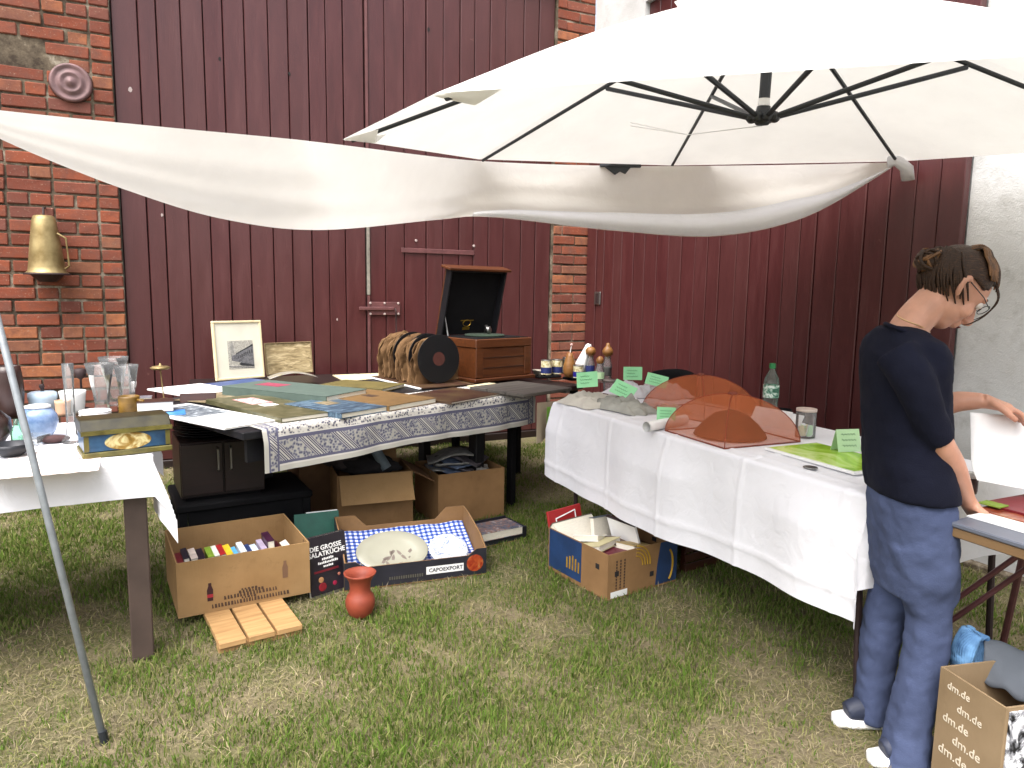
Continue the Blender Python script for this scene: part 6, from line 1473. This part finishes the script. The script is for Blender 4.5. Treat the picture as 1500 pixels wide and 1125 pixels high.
for i in range(34):
    ax1 = Vector((random.gauss(0, 1), random.gauss(0, 1), random.gauss(0, 1))).normalized(); ax2 = ax1.orthogonal().normalized(); ax3 = ax1.cross(ax2); r_ = random.uniform(.028, .044); q0 = random.uniform(0, 6.28); ln = random.uniform(2., 4.2)
    p, rr = dense([bunc + ax1 * random.uniform(-.012, .018) + (ax2 * math.cos(q0 + ln * k / 5) + ax3 * math.sin(q0 + ln * k / 5) * .9) * r_ * Vector((1, 1, 1)).length / 1.732 for k in range(6)], [.0015, .0042, .005, .005, .004, .001], 3); mm.tube(p, rr, 6, m=i % 2)
o = obj('bun', mm, [MAT['hair'], MAT['hairlight']], hairo, smooth=True); o['kind'] = 'stuff'
strand([hp(.05, -.03, .085), hp(.092, -.035, .06), hp(.106, -.03, .01), hp(.098, -.028, -.035), hp(.088, -.026, -.055)], [.003, .003, .0025, .002, .0008], MAT['hair'], 'loose_strand')
strand([hp(.05, -.035, .08), hp(.092, -.045, .05), hp(.102, -.036, .005), hp(.092, -.034, -.03)], [.003, .003, .002, .0008], MAT['hair'], 'loose_strand')
# glasses
gl = mbw()
for sg in (-1, 1):
    gl.tube([hp(.090, sg * .033 + .022 * math.cos(q), .008 + .016 * math.sin(q)) for q in np.linspace(0, 2 * PI, 21)], .0013, 6, caps=False)
    gl.tube([hp(.089, sg * .055, .012), hp(.05, sg * .073, .014), hp(-.012, sg * .079, .014)], .0014, 6)
gl.tube([hp(.092, -.011, .010), hp(.097, 0, .012), hp(.092, .011, .010)], .0013, 6)
obj('glasses', gl, MAT['uhub'], wo_)
for sg in (-1, 1):
    e_ = mbw(); e_.ball(hp(.071, sg * .031, .008), (.012, .012, .012), 12, 8); obj('eye', e_, M('eye_white', '#cfc8c0', .2, bmp=0), wo_, smooth=True)
    e_ = mbw(); e_.ball(hp(.0815, sg * .031, .006), (.003, .005, .005), 8, 6); obj('iris', e_, M('eye_dark', '#2a1a12', .2, bmp=0), wo_, smooth=True)
    e_ = mbw(); e_.tube([hp(.074, sg * .014, .030), hp(.079, sg * .03, .034), hp(.070, sg * .048, .029)], [.002, .003, .0012], 6); obj('eyebrow', e_, MAT['hair'], wo_)
m = mbw(); m.ball(hp(.089, 0, -.0625), (.004, .019, .002), 10, 6, ax=(hf, hl, hu)); obj('lips', m, M('lip', '#8f4a44', .5), wo_, smooth=True)
# shoes
for px, py, dy, nm in ((1328, 1117, -.094, 0), (1272, 1054, .10, 1)):
    g0 = at(px, py + 6, 0) if False else wp(px, py, dy); g0 = Vector((g0.x, YW + dy, 0)); zl = max(0., wp(px, py + 10, dy).z) if nm else 0.
    g0.z = .012 if nm == 0 else .012
    sl_ = mbw()
    p, r = dense([g0 + Vector((-.075, 0, .032)), g0 + Vector((-.03, 0, .042)), g0 + Vector((.04, .0, .04)), g0 + Vector((.11, .005, .03)), g0 + Vector((.165, .01, .022))], [(.030, .030), (.036, .042), (.038, .042), (.042, .030), (.030, .020)], 5); sl_.tube(p, r, 14)
    so_ = fuse(obj('shoe', sl_, M('dark_shoe', '#2c3348', .6), wo_), .006, 4)
    s2 = mbw(); pts = [(-.112, -.025), (-.118, .0), (-.112, .025), (-.06, .04), (.06, .047), (.13, .046), (.18, .03), (.195, .008), (.18, -.022), (.12, -.036), (.04, -.036), (-.06, -.034)]
    s2.x = IO @ Matrix.Translation(Vector((g0.x, g0.y, 0))); s2.plate(pts, .002, .034); obj('sole', s2, MAT['white'], so_, bevel=.008, seg=2)

# ================================================================== on and beside the pasting table
ZP = TH + .001
sheet = thing('large_print', 'large white card sheet held upright above the pasting table', 'card sheet', wp(1422, 692, .10))
sa = wp(1421, 604, .10); sb = wp(1423, 700, .06)
def bigfn(u, v):
    p = sa.lerp(sb, v); x = u * .52; return p + Vector((x, -.02 * u - .05 * max(0, v - .7) ** 2 * 6, -.03 * u - .035 * math.sin(PI * min(1, u)) * v * .4 - .02 * u * v)) - sheet.location
obj('card', MB().grid(bigfn, 20, 14), MAT['whitepaper'], sheet, smooth=True, solid=.0012)
q0 = at(1412, 748, ZP)
def flat6(name, label, cat, px, py, w, d, z, th, mat, rz=0.):
    return obj(name, MB().box(0, w, 0, d, 0, th), mat, label=label, cat=cat, loc=at(px, py, ZP + z) , rot=(0, 0, RZ6 + rz))
flat6('white_mount', 'white mount board lying on the pasting table under the hand', 'mount board', 1416, 757, .75, .42, 0, .004, MAT['whitepaper'], .04)
flat6('rust_print', 'rust red print lying on the white mount board', 'print', 1428, 746, .62, .36, .005, .003, print_mat('rust', [(.35, '#6e2a1c'), (.5, '#9a4a30'), (.65, '#b98a6a')], 6), .05)
flat6('red_folder', 'dark red folder beneath the upright card sheet', 'folder', 1436, 738, .6, .30, .0085, .006, M('red_folder', '#7a1822', .5), .03)
flat6('green_strip', 'small green card lying by the red folder', 'card', 1432, 737, .06, .05, .016, .003, M('green_card2', '#7f9a2c', .6), .1)
tc_ = thing('brown_jar', 'small brown jar with a white lid behind the hand', 'jar', at(1420, 722, ZP))
obj('body', MB().lathe([(.001, 0), (.02, 0), (.022, .01), (.022, .05), (.001, .05)], 16), M('brown_jar', '#4a2c28', .3), tc_, smooth=True); obj('lid', MB().lathe([(.021, .0503), (.023, .052), (.022, .066), (.001, .067)], 16), MAT['whiteceramic'], tc_, smooth=True)

# printed shop carton with clothes in the foreground
A = at(1352, 1140, 0); hbx = .36
ptl = at(1378, 978, hbx); ptr = at(1474, 1040, hbx); xd = ptr - ptl; wd5 = xd.length; xd.normalize(); yd = Vector((-xd.y, xd.x, 0)); dd5 = .34
O7 = Vector((ptl.x, ptl.y, 0))
dmb, dfr, dbk, dl_, dr_ = carton('shop_carton', 'brown shop carton printed with white lettering beside the person', O7, xd, wd5, dd5, hbx, card_mat('shop_board', '#8f795c', '#a38c6e'))
wi = M('white_ink', '#cfc4b0', .8, .1); random.seed(3)
for r_ in range(7):
    for c_ in range(3):
        xx = .065 + c_ * .105 + (r_ % 2) * .04; zz_ = hbx - .038 - r_ * .047
        if xx > wd5 - .055 or (r_ < 3 and c_ > 0) or (r_ == 3 and c_ > 1): continue
        text_mesh('dm.de', .030 + .0022 * r_, wi, 'lettering', dfr, Matrix.Translation((xx, -.0006, zz_)) @ Matrix.Rotation(PI / 2, 4, 'X'), .0002)
obj('printed_poster', MB().box(-.0022, -.0004, .0, dd5, .0, hbx) if False else MB().box(wd5 + .0005, wd5 + .003, .01, dd5 - .01, .02, hbx - .01), print_mat('bw_print', [(.42, '#1c1d22'), (.5, '#9a9ca4'), (.56, '#e4e6ea')], 18), dmb)
def in7(u, v, z): return O7 + xd * (wd5 * u) + yd * (dd5 * v) + Vector((0, 0, z))
gc = [atd(1437, 938, 2.02), atd(1545, 972, 1.90), atd(1548, 1052, 1.74), atd(1441, 998, 1.91)]
gl0 = (gc[0] + gc[2]) / 2
def gfn(u, v):
    p = gc[0].lerp(gc[1], u).lerp(gc[3].lerp(gc[2], u), v); return p - gl0 + Vector((0, 0, .05 * math.sin(PI * v) + .012 * noise.noise(Vector((u * 5, v * 4, 1)))))
obj('grey_cloth', MB().grid(gfn, 24, 16), cloth_mat('grey_wool', '#62676e', .05, var=.15), smooth=True, solid=.014, loc=gl0, label='thick grey cloth folded over the shop carton', cat='cloth')
bz_ = atd(1418, 952, 1.99)
mm = MB()
for i in range(40):
    q = i / 40 * 2 * PI; p, rr = dense([Vector((.034 * math.cos(q) * a_, .028 * math.sin(q * 1.7 + a_), z_)) for a_, z_ in ((.4, -.068), (.9, -.03), (1.05 + .1 * math.sin(3 * q), .02), (.6, .058), (.1, .05))], [.004, .0055, .006, .0055, .004], 4); mm.tube(p, rr, 6)
obj('blue_scarf', mm, M('blue_yarn', '#3f78b8', .8, .45, 16, c2='#7fb2e2'), smooth=True, loc=bz_, rot=(.15, .1, .4), label='twisted light and dark blue scarf hanging over the shop carton', cat='scarf')
obj('packing_paper', MB().box(.008, wd5 - .008, .008, dd5 - .008, .0065, .22), MAT['cardd'], dmb)
